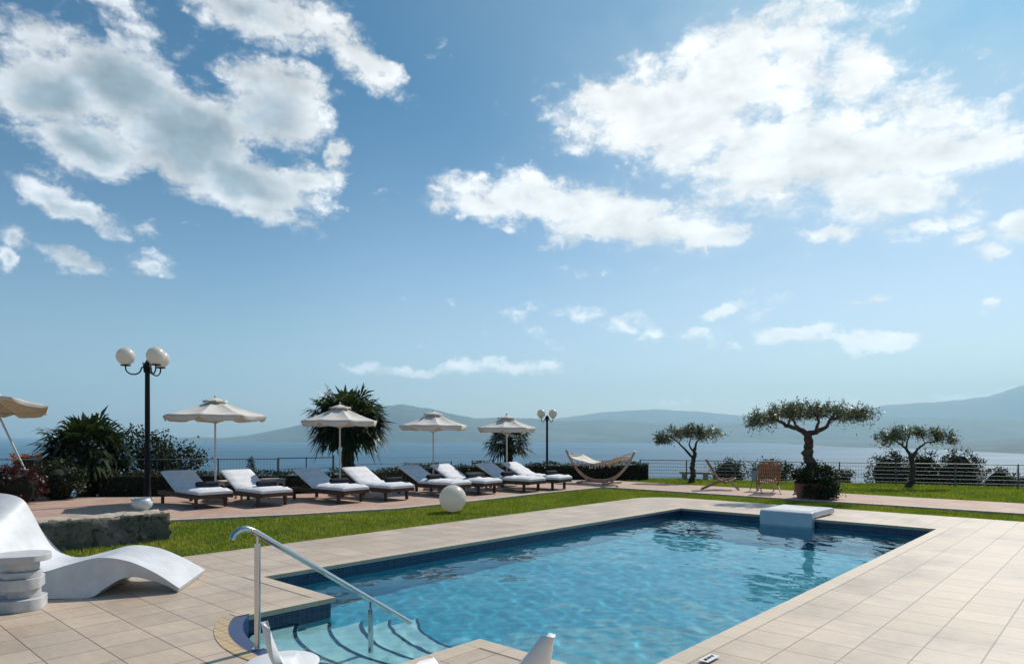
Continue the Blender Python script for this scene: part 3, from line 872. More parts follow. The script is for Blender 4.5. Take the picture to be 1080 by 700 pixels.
PG = 'cream parasols by the sun loungers'
make_parasol('wide cream parasol standing behind the two leftmost sun loungers, right of the globe lamp', Rr=1.10, H=2.33, edge=1.89, loc=AT(227,15.0), rz=.12)
make_parasol('cream parasol in front of the tall palm, behind the third and fourth loungers', Rr=.92, H=2.24, edge=1.80, loc=AT(358.5,16.4), rz=.5)
make_parasol('cream parasol between the tall palm and the small palm, seen against the hills', Rr=.91, H=2.13, edge=1.71, loc=AT(457,18.1), rz=.25)
make_parasol('cream parasol in front of the small palm beside the far globe lamp', Rr=.84, H=2.06, edge=1.66, loc=AT(534.5,19.2), rz=.65)
make_parasol('tilted beige parasol on a leaning pole at the far left, cut by the picture edge', tilt=(R(-9), R(2), 0), Rr=1.26, H=2.50, edge=2.17, loc=(-10.69,15.4,.012), rz=.2, pole_off=(-1.16,0,0), group=None)

# ------------------------------------------------------------------ sun loungers
def make_lounger(label):
    root = empty('sun_lounger', (0,0,.012), 0, label, 'sun lounger', 'white cushioned sun loungers in a row')
    L, Wd = 1.95, .70; h = L/2; q = Wd/2
    f = MB()
    for s in (-1, 1): f.box((-h, s*q-.022, .19), (h-.03, s*q+.022, .275))
    f.box((h-.05, -q+.023, .20), (h-.01, q-.023, .27)); f.box((-h+.01, -q+.023, .20), (-h+.05, q-.023, .27))
    for i in range(9):
        x = -.16+i*.125; f.box((x, -q+.022, .245), (x+.075, q-.022, .265))
    fo = f.build('frame', M_wood, root, bevel=.006)
    for (x, s) in ((-h+.09, -1), (-h+.09, 1), (h-.22, -1), (h-.22, 1)):
        l = MB(); l.box((x-.032, s*(q-.052)-.026, 0), (x+.032, s*(q-.052)+.026, .24)); l.build('leg', M_wood, root, bevel=.005)
    ang = R(26); bx = -.17; bl = .80
    MT = Matrix.Translation((bx, 0, .275)) @ Matrix.Rotation(ang, 4, 'Y')   # local -x runs up the backrest
    bk = MB(); bk.box((-bl, -q+.03, .0), (0, q-.03, .022), MT)
    for s in (-1, 1): bk.tube([MT @ Vector((-bl*.6, s*.22, 0)), (-.60, s*.22, .25)], .012, 6)
    bk.build('backrest', M_wood, root)
    def cushion(x0, x1, M, name, t=.085, seed=0):
        c = MB(); nx, ny = 16, 8; rr = .035
        xs_ = np.linspace(x0, x1, nx+1); ys_ = np.linspace(-q+.005, q-.005, ny+1)
        def edgef(v, a, b): d = min(v-a, b-v); return 1-(1-min(1, d/.05))**2
        top = {}; bot = {}
        for i, x in enumerate(xs_):
            for j, y in enumerate(ys_):
                e = min(edgef(x, x0, x1), edgef(y, ys_[0], ys_[-1]))
                pz = t*(.55+.45*e)+.008*math.sin(i*1.3+seed)*e-.008*(abs(x-(x0+x1)/2) < .04)*e
                top[i, j] = len(c.v); c.v.append(M @ Vector((x, y, pz)))
                bot[i, j] = len(c.v); c.v.append(M @ Vector((x, y, .004)))
        for i in range(nx):
            for j in range(ny):
                c.f.append((top[i, j], top[i+1, j], top[i+1, j+1], top[i, j+1])); c.f.append((bot[i, j], bot[i, j+1], bot[i+1, j+1], bot[i+1, j]))
        for i in range(nx):
            c.f.append((bot[i, 0], bot[i+1, 0], top[i+1, 0], top[i, 0])); c.f.append((top[i, ny], top[i+1, ny], bot[i+1, ny], bot[i, ny]))
        for j in range(ny):
            c.f.append((top[0, j], top[0, j+1], bot[0, j+1], bot[0, j])); c.f.append((bot[nx, j], bot[nx, j+1], top[nx, j+1], top[nx, j]))
        return c.build(name, M_cush, root, smooth=60, bevel=.012)
    cushion(bx+.01, h+.005, Matrix.Translation((0,0,.275)), 'seat_cushion', .11)
    cushion(-bl-.01, .02, MT @ Matrix.Translation((0,0,.02)), 'back_cushion', .08, 2)
    return root
LS = [(210,538.0,-41,'leftmost white sun lounger, under the widest parasol, backrest in shade'),
      (277,536.0,-41,'second white sun lounger from the left, a round parasol shadow across its backrest'),
      (361,532.5,-40,'third white sun lounger from the left, its backrest in parasol shade'),
      (413,529.5,-40,'fourth white sun lounger from the left, sunlit backrest below the tall palm'),
      (476,525.2,-39,'fifth white sun lounger from the left, shaded backrest just behind the white ball'),
      (511,522.6,-38,'sixth white sun lounger from the left, sunlit backrest right of the white ball'),
      (560,520.0,-37,'second to last sun lounger on the right, shaded backrest below the rightmost parasol'),
      (589,517.8,-36,'rightmost white sun lounger, nearest to the hammock')]
lg0 = make_lounger(LS[0][3]); loungers = []
for i, (px, py, th, lab) in enumerate(LS):
    o = lg0 if i == 0 else copy_tree(lg0)
    F_ = G(px, py); a = R(th); ax = Vector((math.cos(a), math.sin(a), 0)); ay = Vector((-math.sin(a), math.cos(a), 0))
    c = F_-ax*.975+ay*.35; o.location = (c.x, c.y, .012); o.rotation_euler = (0, 0, a+random.uniform(-.045, .045)); o['label'] = lab
    loungers.append((c, a))
def make_towel():
    t = MB(); pts = []
    n = 40; r0 = .062
    t.lathe([(.004,-.215),(.03,-.214),(.055,-.21),(r0,-.19),(r0*1.03,0),(r0,.19),(.055,.21),(.03,.214),(.004,.215)], 24)
    for k, (rr, z) in enumerate(((.045,.213),(.03,.2145),(.016,.216))): 
        for s in (-1, 1):
            t.tube([(rr*math.cos(a), rr*math.sin(a), s*z) for a in np.linspace(0, 6.28, 18)], .005, 5)
    t.tube([(r0*.9, .03, -.2), (r0*.98, .02, 0), (r0*.9, .03, .2)], .012, 6)
    t.v = [Vector((v.x*1.05, v.z, v.y*.92+.058)) for v in t.v]
    return t.build('towel', M_towel, smooth=45)
TL = [(.30,.12,'dark rolled towel on the leftmost sun lounger'),(.36,.08,'dark rolled towel on the second sun lounger from the left'),
      (.22,.12,'dark rolled towel on the third sun lounger from the left'),(.50,.1,'dark rolled towel on the fourth lounger, the one below the tall palm'),
      (.10,-.05,'dark rolled towel on the fifth lounger, behind the white ball'),(.30,-.05,'dark rolled towel on the sixth lounger, right of the white ball'),
      (.05,-.1,'dark rolled towel on the second to last lounger on the right'),(.52,.0,'dark rolled towel on the rightmost sun lounger')]
tw0 = make_towel()
for i, (sx, sy, lab) in enumerate(TL):
    t = tw0 if i == 0 else tw0.copy()
    if i: COL.objects.link(t)
    c, a = loungers[i]; ax = Vector((math.cos(a), math.sin(a), 0)); ay = Vector((-math.sin(a), math.cos(a), 0))
    p = c+ax*sx+ay*sy; t.location = (p.x, p.y, 0.012+.275+.108); t.rotation_euler = (0, 0, a+random.uniform(-.15, .15))
    tag(t, lab, 'towel', 'rolled towels on the sun loungers')
def make_sidetable():
    root = empty('side_table', (0,0,0), 0, '', 'side table', 'small side tables between loungers')
    t = MB(); t.box((-.22,-.22,.41), (.22,.22,.44)); t.build('table_top', M_kerb, root, bevel=.006)
    for sx in (-1, 1):
        for sy in (-1, 1):
            l = MB(); l.box((sx*.18-.02, sy*.18-.02, 0), (sx*.18+.02, sy*.18+.02, .409)); l.build('leg', M_kerb, root)
    a = MB(); a.box((-.19,-.19,.34), (.19,.19,.40)); a.build('apron', M_kerb, root)
    return root
st0 = make_sidetable()
for i, (p, lab) in enumerate([(AT(243,15.3),'low side table between the first and second sun loungers from the left'),(AT(288,15.9),'low side table right of the second sun lounger from the left'),(AT(503,18.3),'low side table between the sixth and seventh sun loungers')]):
    o = st0 if i == 0 else copy_tree(st0)
    o.location = (p.x, p.y, .012); o.rotation_euler = (0,0,R(-48)); o['label'] = lab

# ------------------------------------------------------------------ globe lamps
def make_lamp(loc, label, arms, H=2.96, gr=.19, arm=.42, base=True, group='globe lamps'):
    root = empty('street_lamp', loc, 0, label, 'lamp', group)
    p = MB(); p.lathe([(.10,0),(.10,.03),(.075,.06),(.07,.35),(.058,.40),(.050,H-.2),(.052,H-.12),(.075,H-.10),(.085,H),(.07,H+.08),(.04,H+.12),(.012,H+.17)], 20)
    p.build('post', M_black, root, smooth=40)
    for a in arms:
        d = Vector((math.cos(R(a)), math.sin(R(a)), 0))
        pts = [d*.07+Vector((0,0,H+.02)), d*.12+Vector((0,0,H-.02))]
        for t in np.linspace(0, math.pi, 12):
            pts.append(d*(.12+(arm-.12)*(1-math.cos(t))/2)+Vector((0,0,H-.03-.13*math.sin(t))))
        pts.append(d*arm+Vector((0,0,H+.02)))
        b = MB(); b.tube(pts, .015, 8); b.tube([d*.07+Vector((0,0,H+.02)), d*.09+Vector((0,0,H+.09)), d*.075+Vector((0,0,H+.11))], .012, 6)
        ar = b.build('arm', M_black, root, smooth=60)
        c = MB(); c.lathe([(.01,0),(.10,0),(.105,.02),(.06,.025)], 20, d*arm+Vector((0,0,H+.02))); c.build('gallery', M_black, ar, smooth=40)
        g = MB(); g.sphere(d*arm+Vector((0,0,H+.035+gr)), gr, 36, 24); g.build('globe', M_globe, root, smooth=80)
    return root
make_lamp(AT(155.5,14.9,.012), 'tall black lamp post with three white globes left of the first parasol', (-40, 80, 200), H=2.93)
make_lamp(AT(577,32,-.9), 'distant black lamp post with two globes behind the hedge, near the hammock', (5, 185), H=3.1, gr=.20, arm=.275)

# ------------------------------------------------------------------ white ball
b = MB(); bp = G(477.5,540.2,-.03); b.sphere((0,0,.262), .262, 48, 30)
o = b.build('ball', M_ball, smooth=80); o.location = (bp.x, bp.y, -.02)
tag(o, 'large plain white ball lying on the grass strip in front of the loungers', 'ball')

# ------------------------------------------------------------------ wave chaise
def smooth_curve(pts, n):
    """Catmull-Rom through points"""
    P_ = [np.array(p, float) for p in pts]; P_ = [2*P_[0]-P_[1]]+P_+[2*P_[-1]-P_[-2]]; out = []
    m = len(P_)-3
    for i in range(n+1):
        t = i/n*m; k = min(int(t), m-1); f = t-k
        a, b, c, d = P_[k:k+4]
        out.append(.5*((2*b)+(-a+c)*f+(2*a-5*b+4*c-d)*f*f+(-a+3*b-3*c+d)*f**3))
    return out
def make_chaise(loc, rz, label):
    root = empty('chaise_longue', loc, rz, label, 'chaise longue')
    # profile measured from the foot (x=0) towards the head (negative x): top line far side, near side, bottom line
    topF = smooth_curve([(.02,.075),(-.22,.215),(-.45,.315),(-.70,.345),(-.95,.285),(-1.22,.235),(-1.42,.32),(-1.56,.52),(-1.66,.72),(-1.76,.85),(-1.98,.90),(-2.25,.86)], 60)
    topN = smooth_curve([(.0,.045),(-.22,.20),(-.45,.31),(-.70,.35),(-.95,.295),(-1.22,.225),(-1.42,.275),(-1.56,.40),(-1.68,.52),(-1.80,.585),(-1.98,.50),(-2.25,.36)], 60)
    belly = smooth_curve([(0,0),(0,0),(0,0),(0,.02),(0,.09),(0,.12),(0,.12),(0,.12),(0,.1),(0,.05),(0,.0),(0,0)], 60)
    botm = smooth_curve([(-.02,.0),(-.17,.085),(-.38,.15),(-.52,.14),(-.65,.06),(-.74,.0),(-1.0,.0),(-1.2,.0),(-1.4,.0),(-1.6,.0),(-1.9,.04),(-2.22,.30)], 60)
    Wd = .74; NW = 10; c = MB(); n = len(topF)
    def row(i, j):
        s = j/NW; t = topN[i]*(1-s)+topF[i]*s
        dish = -.035*math.sin(s*math.pi)*min(1, i/8)
        return t, dish
    top = {}; bot = {}
    for i in range(n):
        for j in range(NW+1):
            t, d = row(i, j)
            bt = botm[i]; gap = max(.05, t[1]-bt[1])
            top[i, j] = len(c.v); c.v.append(Vector((t[0], j/NW*Wd, t[1]+d)))
            inset = .05*math.sin(j/NW*math.pi)
            bot[i, j] = len(c.v); c.v.append(Vector((bt[0], .03-belly[i][1]*(1-j/NW)+(j/NW)*(Wd-.06), min(bt[1], t[1]-.035))))
    for i in range(n-1):
        for j in range(NW):
            c.f.append((top[i, j], top[i, j+1], top[i+1, j+1], top[i+1, j])); c.f.append((bot[i, j], bot[i+1, j], bot[i+1, j+1], bot[i, j+1]))
        c.f.append((top[i, 0], top[i+1, 0], bot[i+1, 0], bot[i, 0])); c.f.append((top[i, NW], bot[i, NW], bot[i+1, NW], top[i+1, NW]))
    for j in range(NW):
        c.f.append((top[0, j], bot[0, j], bot[0, j+1], top[0, j+1])); c.f.append((top[n-1, j], top[n-1, j+1], bot[n-1, j+1], bot[n-1, j]))
    c.build('shell', M_chaise, root, smooth=50, bevel=.012, seg=3)
    return root
make_chaise((-3.13,6.42,.003), R(8), 'white wave shaped moulded chaise longue on the terrace, its foot pointing to the pool')

# stacked disc table
root = empty('side_table', G(23,641), .4, 'small grey white table of stacked round discs beside the wave shaped chaise', 'side table')
ST = [(.195,.0,.10,0,0),(.125,.1005,.075,.015,0),(.185,.176,.095,-.01,.01),(.15,.2715,.055,.0,-.01),(.125,.327,.085,.01,.01),(.215,.4125,.055,.0,0)]
for i, (r_, z, hh, dx, dy) in enumerate(ST):
    d = MB(); nn = 48; pr = []
    poly = []
    for k in range(nn):
        a = 2*math.pi*k/nn; q = r_
        if i in (2, 5) : q *= 1
        x = q*math.cos(a); y = q*math.sin(a)
        lim = r_*.86
        if i % 2 == 0: x = min(x, lim)
        else: y = max(y, -lim)
        poly.append((x+dx, y+dy))
    d.prism(poly, z, z+hh); d.build('disc' if i < 5 else 'table_top', M_table, root, bevel=.006)

# stone wall with a white pot
wl = bmesh.new(); bmesh.ops.create_grid(wl, x_segments=1, y_segments=1, size=.5); wl.free()
P1, P2 = Vector((-4.93,9.80,0)), Vector((-8.2,6.45,0))
dv = (P2-P1); Lw = dv.length; 
nx, ny, nz = 90, 14, 12; wm = MB(); th = .48; hw = .375
def wallp(x, y, z, r_=np.random.default_rng(4)):
    return Vector((x, y, z))
ids = {}
def vid(i, j, k):
    key = (i, j, k)
    if key not in ids:
        x, y, z = i/nx*Lw, j/ny*th, -.12+k/nz*(hw+.12)
        n3 = lambda s, o: math.sin(x*s*1.3+o)*math.sin(y*s*2.1+o*1.7+z*s)*math.sin(z*s*1.9+o*.6+x*s*.4)
        d = .018*n3(7, 1)+.014*n3(17, 2)+.010*n3(37, 4)
        ox = d if i in (0, nx) else 0; 
        v = Vector((x, y, z))
        if i == 0: v.x -= d*1.6
        if j == 0: v.y -= d
        if j == ny: v.y += d
        if k == nz: v.z += d*.8
        if k == nz and (j in (0, ny) or i == 0): v.z -= .014; v.y += .012 if j == 0 else 0
        ids[key] = len(wm.v); wm.v.append(v)
    return ids[key]
for i in range(nx):
    for j in range(ny): wm.f.append((vid(i,j,nz), vid(i+1,j,nz), vid(i+1,j+1,nz), vid(i,j+1,nz)))
    for k in range(nz):
        wm.f.append((vid(i,0,k), vid(i+1,0,k), vid(i+1,0,k+1), vid(i,0,k+1))); wm.f.append((vid(i,ny,k), vid(i,ny,k+1), vid(i+1,ny,k+1), vid(i+1,ny,k)))
for j in range(ny):
    for k in range(nz):
        wm.f.append((vid(0,j,k), vid(0,j,k+1), vid(0,j+1,k+1), vid(0,j+1,k))); wm.f.append((vid(nx,j,k), vid(nx,j+1,k), vid(nx,j+1,k+1), vid(nx,j,k+1)))
# local x runs along the wall away from its right end, local y to its back
ang = math.atan2(dv.y, dv.x)
for v in wm.v: v.y = -v.y
def stone_mat():
    m, t, bs = mat('weathered_stone')
    tcn = t.node('ShaderNodeTexCoord'); ob = tcn.outputs['Object']
    f = t.noise(ob, 2.2, 8, .7); g = t.noise(ob, 9, 6, .75, .4)
    col = t.mix(t.ramp(f, .38, .62), (.085,.095,.075,1), (.21,.19,.155,1))
    col = t.mix(t.ramp(g, .5, .62), col, (.035,.045,.025,1))
    col = t.mix(t.ramp(t.noise(ob, 5, 5, .7), .6, .7, 0, .7), col, (.36,.33,.27,1))
    t.put(bs.inputs['Base Color'], col); bs.inputs['Roughness'].default_value = .95
    b = t.node('ShaderNodeBump'); b.inputs['Strength'].default_value = 1; b.inputs['Distance'].default_value = .03
    t.put(b.inputs['Height'], t.noise(ob, 16, 8, .7)); t.l.new(b.outputs[0], bs.inputs['Normal'])
    return m
M_wstone = stone_mat()
cap_m = simple('wall_top_stone', (.42,.35,.28), .9, var=.3, vscale=5, bump=.6)
o = wm.build('stone_wall', M_wstone, smooth=60); o.location = P1; o.rotation_euler = (0,0,ang)
o.data.materials.append(cap_m)
for p in o.data.polygons:
    if p.normal.z > .8 and p.center.z > hw-.06: p.material_index = 1
tag(o, 'low thick weathered stone wall behind the wave shaped chaise', 'wall')
pt = AT(150,10.05,.372)
root = empty('bowl', (pt.x, pt.y, .378), .3, 'small round white bowl with two knob handles on the end of the stone wall', 'bowl')
b = MB(); b.lathe([(.05,0),(.085,.0),(.085,.012),(.12,.035),(.14,.08),(.138,.12),(.12,.155),(.10,.17),(.108,.182),(.09,.182),(.09,.16),(.11,.09),(.08,.04),(.01,.03)], 32)
b.build('pot', M_pot, root, smooth=50)
for s in (-1, 1):
    k = MB(); k.sphere((s*.135,0,.155), .02, 12, 8); k.build('handle', M_pot, root, smooth=80)

# ------------------------------------------------------------------ pool handrail
def L2W(u, w_, z): p = UW(u, w_, z); return p
root = empty('handrail', UW(2.30,4.5,0), 0, 'shiny steel handrail with two posts running down into the pool steps', 'handrail')
o0 = UW(2.30,4.5,0)
def pr(u, z, w_=4.50): return UW(u, w_, z)-o0
K = .882
r1 = MB(); sl_ = (-.06-.80)/(3.65-2.30)
pts = [pr(2.13,.785), pr(2.145,.82), pr(2.18,.845), pr(2.23,.85), pr(2.29,.822)]
for t in np.linspace(.08, 1, 10): pts.append(pr(2.30+1.36*t, .815-.90*t))
r1.tube(pts, .021, 14); r1.build('rail', M_metal, root, smooth=60)
def railz(u): return .815-.90*(u-2.30)/1.36
for u in (2.31, 3.26):
    zb = .004 if u < 3 else -.47
    p = MB(); p.tube([pr(u, zb), pr(u, railz(u)-.075)], .021, 16); p.tube([pr(u, railz(u)-.074), pr(u, railz(u)-.02)], .009, 10)
    if u < 3: p.lathe([(.022,0),(.04,0),(.04,.01),(.022,.012)], 20, pr(u, zb))
    p.build('post', M_metal, root, smooth=50)

# counter-current unit: white rounded block hanging over the far pool edge
root = empty('swim_jet_unit', UW(12.44,4.6,0), RZ, 'white rounded swim jet block hanging over the far pool edge', 'swim jet')
b = MB(); b.box((-.20,-.46,-.42), (-.04,.46,.175)); b.box((-.20,-.46,.016), (1.0,.46,.175))
b = MB()
prof = [(-.20,-.42),(-.20,.05),(-.185,.09),(-.15,.117),(-.08,.127),(.92,.127),(1.0,.11),(1.03,.08),(1.03,.016),(-.035,.016),(-.035,-.42)]
n = len(prof); vs = [(x, -.46, z) for x, z in prof]+[(x, .46, z) for x, z in prof]
b.add(vs, [tuple(range(n)), tuple(range(n, 2*n))]+[(k, (k+1) % n, n+(k+1) % n, n+k) for k in range(n)])
b.build('housing', simple('jet_plastic', (.62,.64,.66), .35, var=.05), root, smooth=40, bevel=.02, seg=3)
j = MB(); j.box((-.05,-.36,.1275), (.6,.36,.131)); j.build('lid', simple('jet_lid', (.55,.57,.58), .6, var=.06), root, bevel=.0015)

# depth plate beside the pool
mk = G(748,696)
root = empty('depth_plate', (mk.x, mk.y, .0145), RZ, 'tiny white plate with dark marks set in the pool edge', 'plate')
p = MB(); p.box((-.09,-.035,0), (.09,.035,.003)); p.build('plate', M_white, root, bevel=.001)
d = MB()
for k in range(3):
    x = -.05+k*.045; d.tube([(x-.018,-.015+.006*k,.0035),(x-.006,.012,.0035),(x+.006,-.010,.0035),(x+.02,.014,.0035)], .0035, 5)
d.build('mark', M_black, root)

# ------------------------------------------------------------------ hammock
hp = G(632,510)
ha = R(-41); hx = Vector((math.cos(ha), math.sin(ha), 0)); hy = Vector((-math.sin(ha), math.cos(ha), 0))
root = empty('hammock', (hp.x, hp.y, .012), ha, 'white rope hammock with fringe hung in a curved wooden stand by the hedge', 'hammock')
HLn = 1.22; HT = .97
for s in (-1, 1):
    a = MB(); pts = []; rr = []
    for t in np.linspace(-.12, 1, 16):
        x = HLn*(abs(t)**.72)*(1 if t >= 0 else -1); z = .075+(HT-.07)*max(0, t)**1.75
        pts.append((s*x, .0+.012*s, z)); rr.append(.041-.014*max(0, t))
    a.tube(pts, rr, 8, flat=1.3); a.build('stand_arm', M_pale, root, smooth=50)
for s in (-1, 1):
    f_ = MB(); f_.tube([(s*.45,-.5,.035), (s*.45,-.2,.05), (s*.45,.2,.05), (s*.45,.5,.035)], .034, 8); f_.build('foot', M_pale, root, smooth=50)
f_ = MB(); f_.tube([(-.5,0,.06), (.5,0,.06)], .04, 8); f_.build('base_beam', M_pale, root, smooth=50)
bed = MB(); nx, ny = 24, 10
def bedp(x, y): return Vector((x, y, .60+.20*(x/.85)**2+.03*(y/.4)**2+.015*math.sin(x*9+y*5)))
for i in range(nx+1):
    for j in range(ny+1): bed.v.append(bedp(-.85+1.7*i/nx, -.38+.76*j/ny))
for i in range(nx):
    for j in range(ny): bed.f.append((i*(ny+1)+j, (i+1)*(ny+1)+j, (i+1)*(ny+1)+j+1, i*(ny+1)+j+1))
bo = bed.build('bed', M_net, root, smooth=60); so = bo.modifiers.new('t', 'SOLIDIFY'); so.thickness = .012
fr = MB(); r_ = np.random.default_rng(5)
for y in (-.385, .385):
    fr = MB()
    for i in range(56):
        x = -.84+1.68*i/55; p = bedp(x, y); dx = .05*math.sin(i*.9)
        fr.tube([p, p+Vector((dx*.6,0,-.07)), p+Vector((dx+r_.normal(0,.015),0,-.13-.05*r_.random()))], .006, 4, cap=False)
    fr.build('fringe', M_net, bo)
rp = MB()
for s in (-1, 1):
    tip = Vector((s*(HLn-.03), 0, HT-.03))
    rp.tube([bedp(s*.85,-.38), bedp(s*.85,.38)], .014, 6)
    for k in range(9):
        rp.tube([bedp(s*.85, -.36+.09*k), tip+Vector((-s*.10,0,-.02))], .004, 4, cap=False)
    rp.tube([tip+Vector((-s*.10,0,-.02)), tip], .008, 5)
rp.build('rope', M_net, root)

# ------------------------------------------------------------------ wooden folding chairs
def make_deckchair(loc, rz, label):
    root = empty('folding_chair', loc, rz, label, 'folding chair', 'slatted wooden folding chairs')
    # local +x is the way the sitter faces
    for s in (-1, 1):
        a = MB(); a.tube([(-.42,s*.25,.79), (-.12,s*.25,.30), (.10,s*.25,.17)], .016, 6, flat=1.6)
        a.build('back_rail', M_teak, root)
        l = MB(); l.tube([(-.55,s*.22,.0), (-.10,s*.22,.20), (.28,s*.22,.33)], .016, 6, flat=1.4); l.build('leg', M_teak, root)
        l = MB(); l.tube([(.42,s*.20,.0), (.16,s*.20,.25), (-.02,s*.20,.30)], .016, 6, flat=1.4); l.build('leg', M_pale, root)
    bk = MB(); u = (Vector((-.42,0,.79))-Vector((-.12,0,.30))); 
    for k in range(11):
        y = -.22+.044*k
        bk.tube([(-.405,y,.775-.03*abs(k-5)/5), (-.25,y,.50), (-.115,y,.29), (.0,y,.215)], .0165, 4, flat=.5)
    bk.tube([(-.43,-.26,.785), (-.43,.26,.785)], .02, 6); bk.tube([(-.2,-.26,.42), (-.2,.26,.42)], .014, 6)
    bk.build('backrest', M_teak, root)
    se = MB()
    for k in range(11):
        y = -.2+.04*k
        se.tube([(-.10,y,.245), (.12,y,.225), (.34,y,.315)], .0155, 4, flat=.5)
    se.tube([(.33,-.24,.305), (.33,.24,.305)], .015, 6)
    se.build('seat', M_pale, root)
    return root
c1 = G(762,516.5); make_deckchair((c1.x, c1.y, .012), R(-18), 'slatted wooden folding chair seen from the side, right of the small olive tree')
c2 = G(810,519.5); make_deckchair((c2.x, c2.y, .012), R(78), 'slatted wooden folding chair seen from behind, beside the planted olive tree')
bk = G(796.5,518); root = empty('bucket', (bk.x, bk.y, .30), 0, 'small blue grey bucket table standing left of the folding chair', 'side table')
b = MB(); b.lathe([(.06,0),(.085,.0),(.11,.24),(.105,.24),(.08,.01),(.01,.01)], 24); b.build('tub', simple('blue_grey_paint', (.22,.30,.38), .6), root, smooth=40)
for k in range(3):
    a = k*2.094+.5; l = MB(); l.tube([(.06*math.cos(a), .06*math.sin(a), .005), (.13*math.cos(a), .13*math.sin(a), -.288)], .01, 6); l.build('leg', M_grey, root)
# stone bench below the small olive
bn = AT(733,22.9)
root = empty('bench', (bn.x, bn.y, -.05), R(-20), 'low stone bench by the fence behind the small olive tree', 'bench')
b = MB(); b.box((-.5,-.16,.21), (.5,.16,.27)); b.build('seat', M_stone2, root, bevel=.01)
for s in (-1, 1): l = MB(); l.box((s*.34-.08,-.13,0), (s*.34+.08,.13,.209)); l.build('leg', M_stone2, root, bevel=.008)

# ------------------------------------------------------------------ fences
def fence(name, label, pts, h, rails, mat_, gap=1.45, net=True, z0=0., cat='fence', post_r=.02, rail_r=.006, top_r=.014, group=None):
    o = Vector(pts[0]); root = empty(name, (o.x, o.y, z0), 0, label, cat, group)
    segs = [(Vector(pts[i])-o, Vector(pts[i+1])-o) for i in range(len(pts)-1)]
    up = Vector((0,0,1))
    for a, b in segs:
        L = (b-a).length; n = max(1, round(L/gap))
        for k in range(n+(1 if (a, b) == segs[-1] else 0)):
            p = a.lerp(b, k/n); m_ = MB(); m_.tube([p-up*.35, p+up*(h+.02)], post_r, 8); m_.build('post', M_grey, root)
    for r_ in range(rails):
        z = h*(r_+1)/rails if rails > 1 else h
        m_ = MB()
        line_ = [a+up*z for a, _ in segs]+[segs[-1][1]+up*z]
        for i in range(len(line_)-1): m_.tube([line_[i], line_[i+1]], top_r if r_ == rails-1 else rail_r, 8)
        m_.build('rail', mat_, root, smooth=60)
    if net:
        w_ = MB()
        for a, b in segs:
            L = (b-a).length; n = int(L/.075)
            for k in range(n):
                p = a.lerp(b, (k+.5)/n); w_.tube([p+up*.04, p+up*(h-.03)], .0022, 3, cap=False)
        w_.build('wire_mesh', M_grey, root)
    return root
fence('metal_fence', 'long wire fence with pale horizontal rails along the far lawn, right of the hedge', [(4.30,22.9,0),(14.2,19.15,0),(22,15.9,0)], .66, 6, M_galv, z0=-.04, net=True)
fence('metal_railing', 'pale railing behind the left palm and the first two loungers', [AT(-60,17.2),AT(100,17.0),AT(293,17.6)], .83, 2, M_galv, net=True, gap=1.3, z0=.02)
fence('metal_railing', 'dark railing ending in a corner post left of the tall palm', [AT(294,17.9),AT(351,18.6),AT(352,20.5)], .83, 3, M_grey, net=False, gap=.75, z0=.02, post_r=.016)
fence('metal_railing', 'thin pale railing behind the loungers between the tall palm and the third parasol', [AT(374,21.4),AT(476,23.4)], .53, 2, M_galv, net=False, z0=0., rail_r=.008)
fence('metal_railing', 'short dark railing left of the small palm, seen against the sea', [AT(498,24.6),AT(521,25)], .62, 2, M_grey, net=False, gap=.7, z0=-.1)

# ------------------------------------------------------------------ hedges and shrubs
hedge('hedge', [AT(108,16.5),AT(175,16.7),AT(262,16.9)], .52, .42, 'clipped low hedge under the globe lamp, behind the first lounger', seed=11)
hedge('hedge', [AT(264,16.95),AT(352,17.5),AT(425,19.8)], .50, .42, 'dark low hedge behind the second, third and fourth loungers', seed=12)
hedge('hedge', [AT(427,19.95),AT(500,21.4),AT(573,22.2),AT(682,22.7)], .52, .5, 'dark clipped hedge running behind the right loungers to the hammock', seed=13)
shrub('shrub', AT(14,14.6), (.75,.5,.42), 'dark red leaved shrub at the far left behind the chaise', m=M_red, n=3600, leaf=.035, seed=1)
shrub('shrub', AT(30,17.8), (.42,.35,.30), 'orange flowering shrub at the far left, above the red shrub', m=M_orange, n=1100, leaf=.03, seed=2, zc=.78)
shrub('shrub', AT(62,15.6), (.55,.45,.45), 'dark dense shrub at the foot of the left fan palm', n=3600, leaf=.035, seed=3)
shrub('shrub', AT(98,16.6), (.42,.4,.38), 'dark shrub between the left fan palm and the hedge', n=2200, leaf=.035, seed=4)
# leafy tree-like bush right of the palm
r = np.random.default_rng(9)
root = empty('bush', AT(168,17.9), 0, 'loose leafy bush beside the lamp post, right of the left fan palm', 'bush')
s = MB(); CC = []
tips = [(-.95,1.30),(-.6,1.50),(-.25,1.32),(.05,1.38),(.35,1.15),(.62,.98),(.85,1.02),(1.02,.82),(-.4,1.0),(.2,.85),(-.9,.8),(.6,.6),(-.1,.6),(.95,.55),(-.7,1.15),(.0,1.1),(.45,.9)]
for (x, z) in tips:
    y = r.normal(0, .22); s.tube([(0,0,-.2), (x*.3,y*.4,z*.45), (x,y,z)], [.03,.018,.006], 6)
    CC.append(np.array([x, y, z])+r.normal(size=(170,3))*np.array([.14,.14,.12]))
    CC.append(np.array([x*.6, y, z*.7])+r.normal(size=(120,3))*np.array([.2,.16,.16]))
V, F = leaf_quads(np.concatenate(CC), None, .042, .024, r); raw_mesh('foliage', V, F, M_bush, root); s.build('stem', M_bark, root)

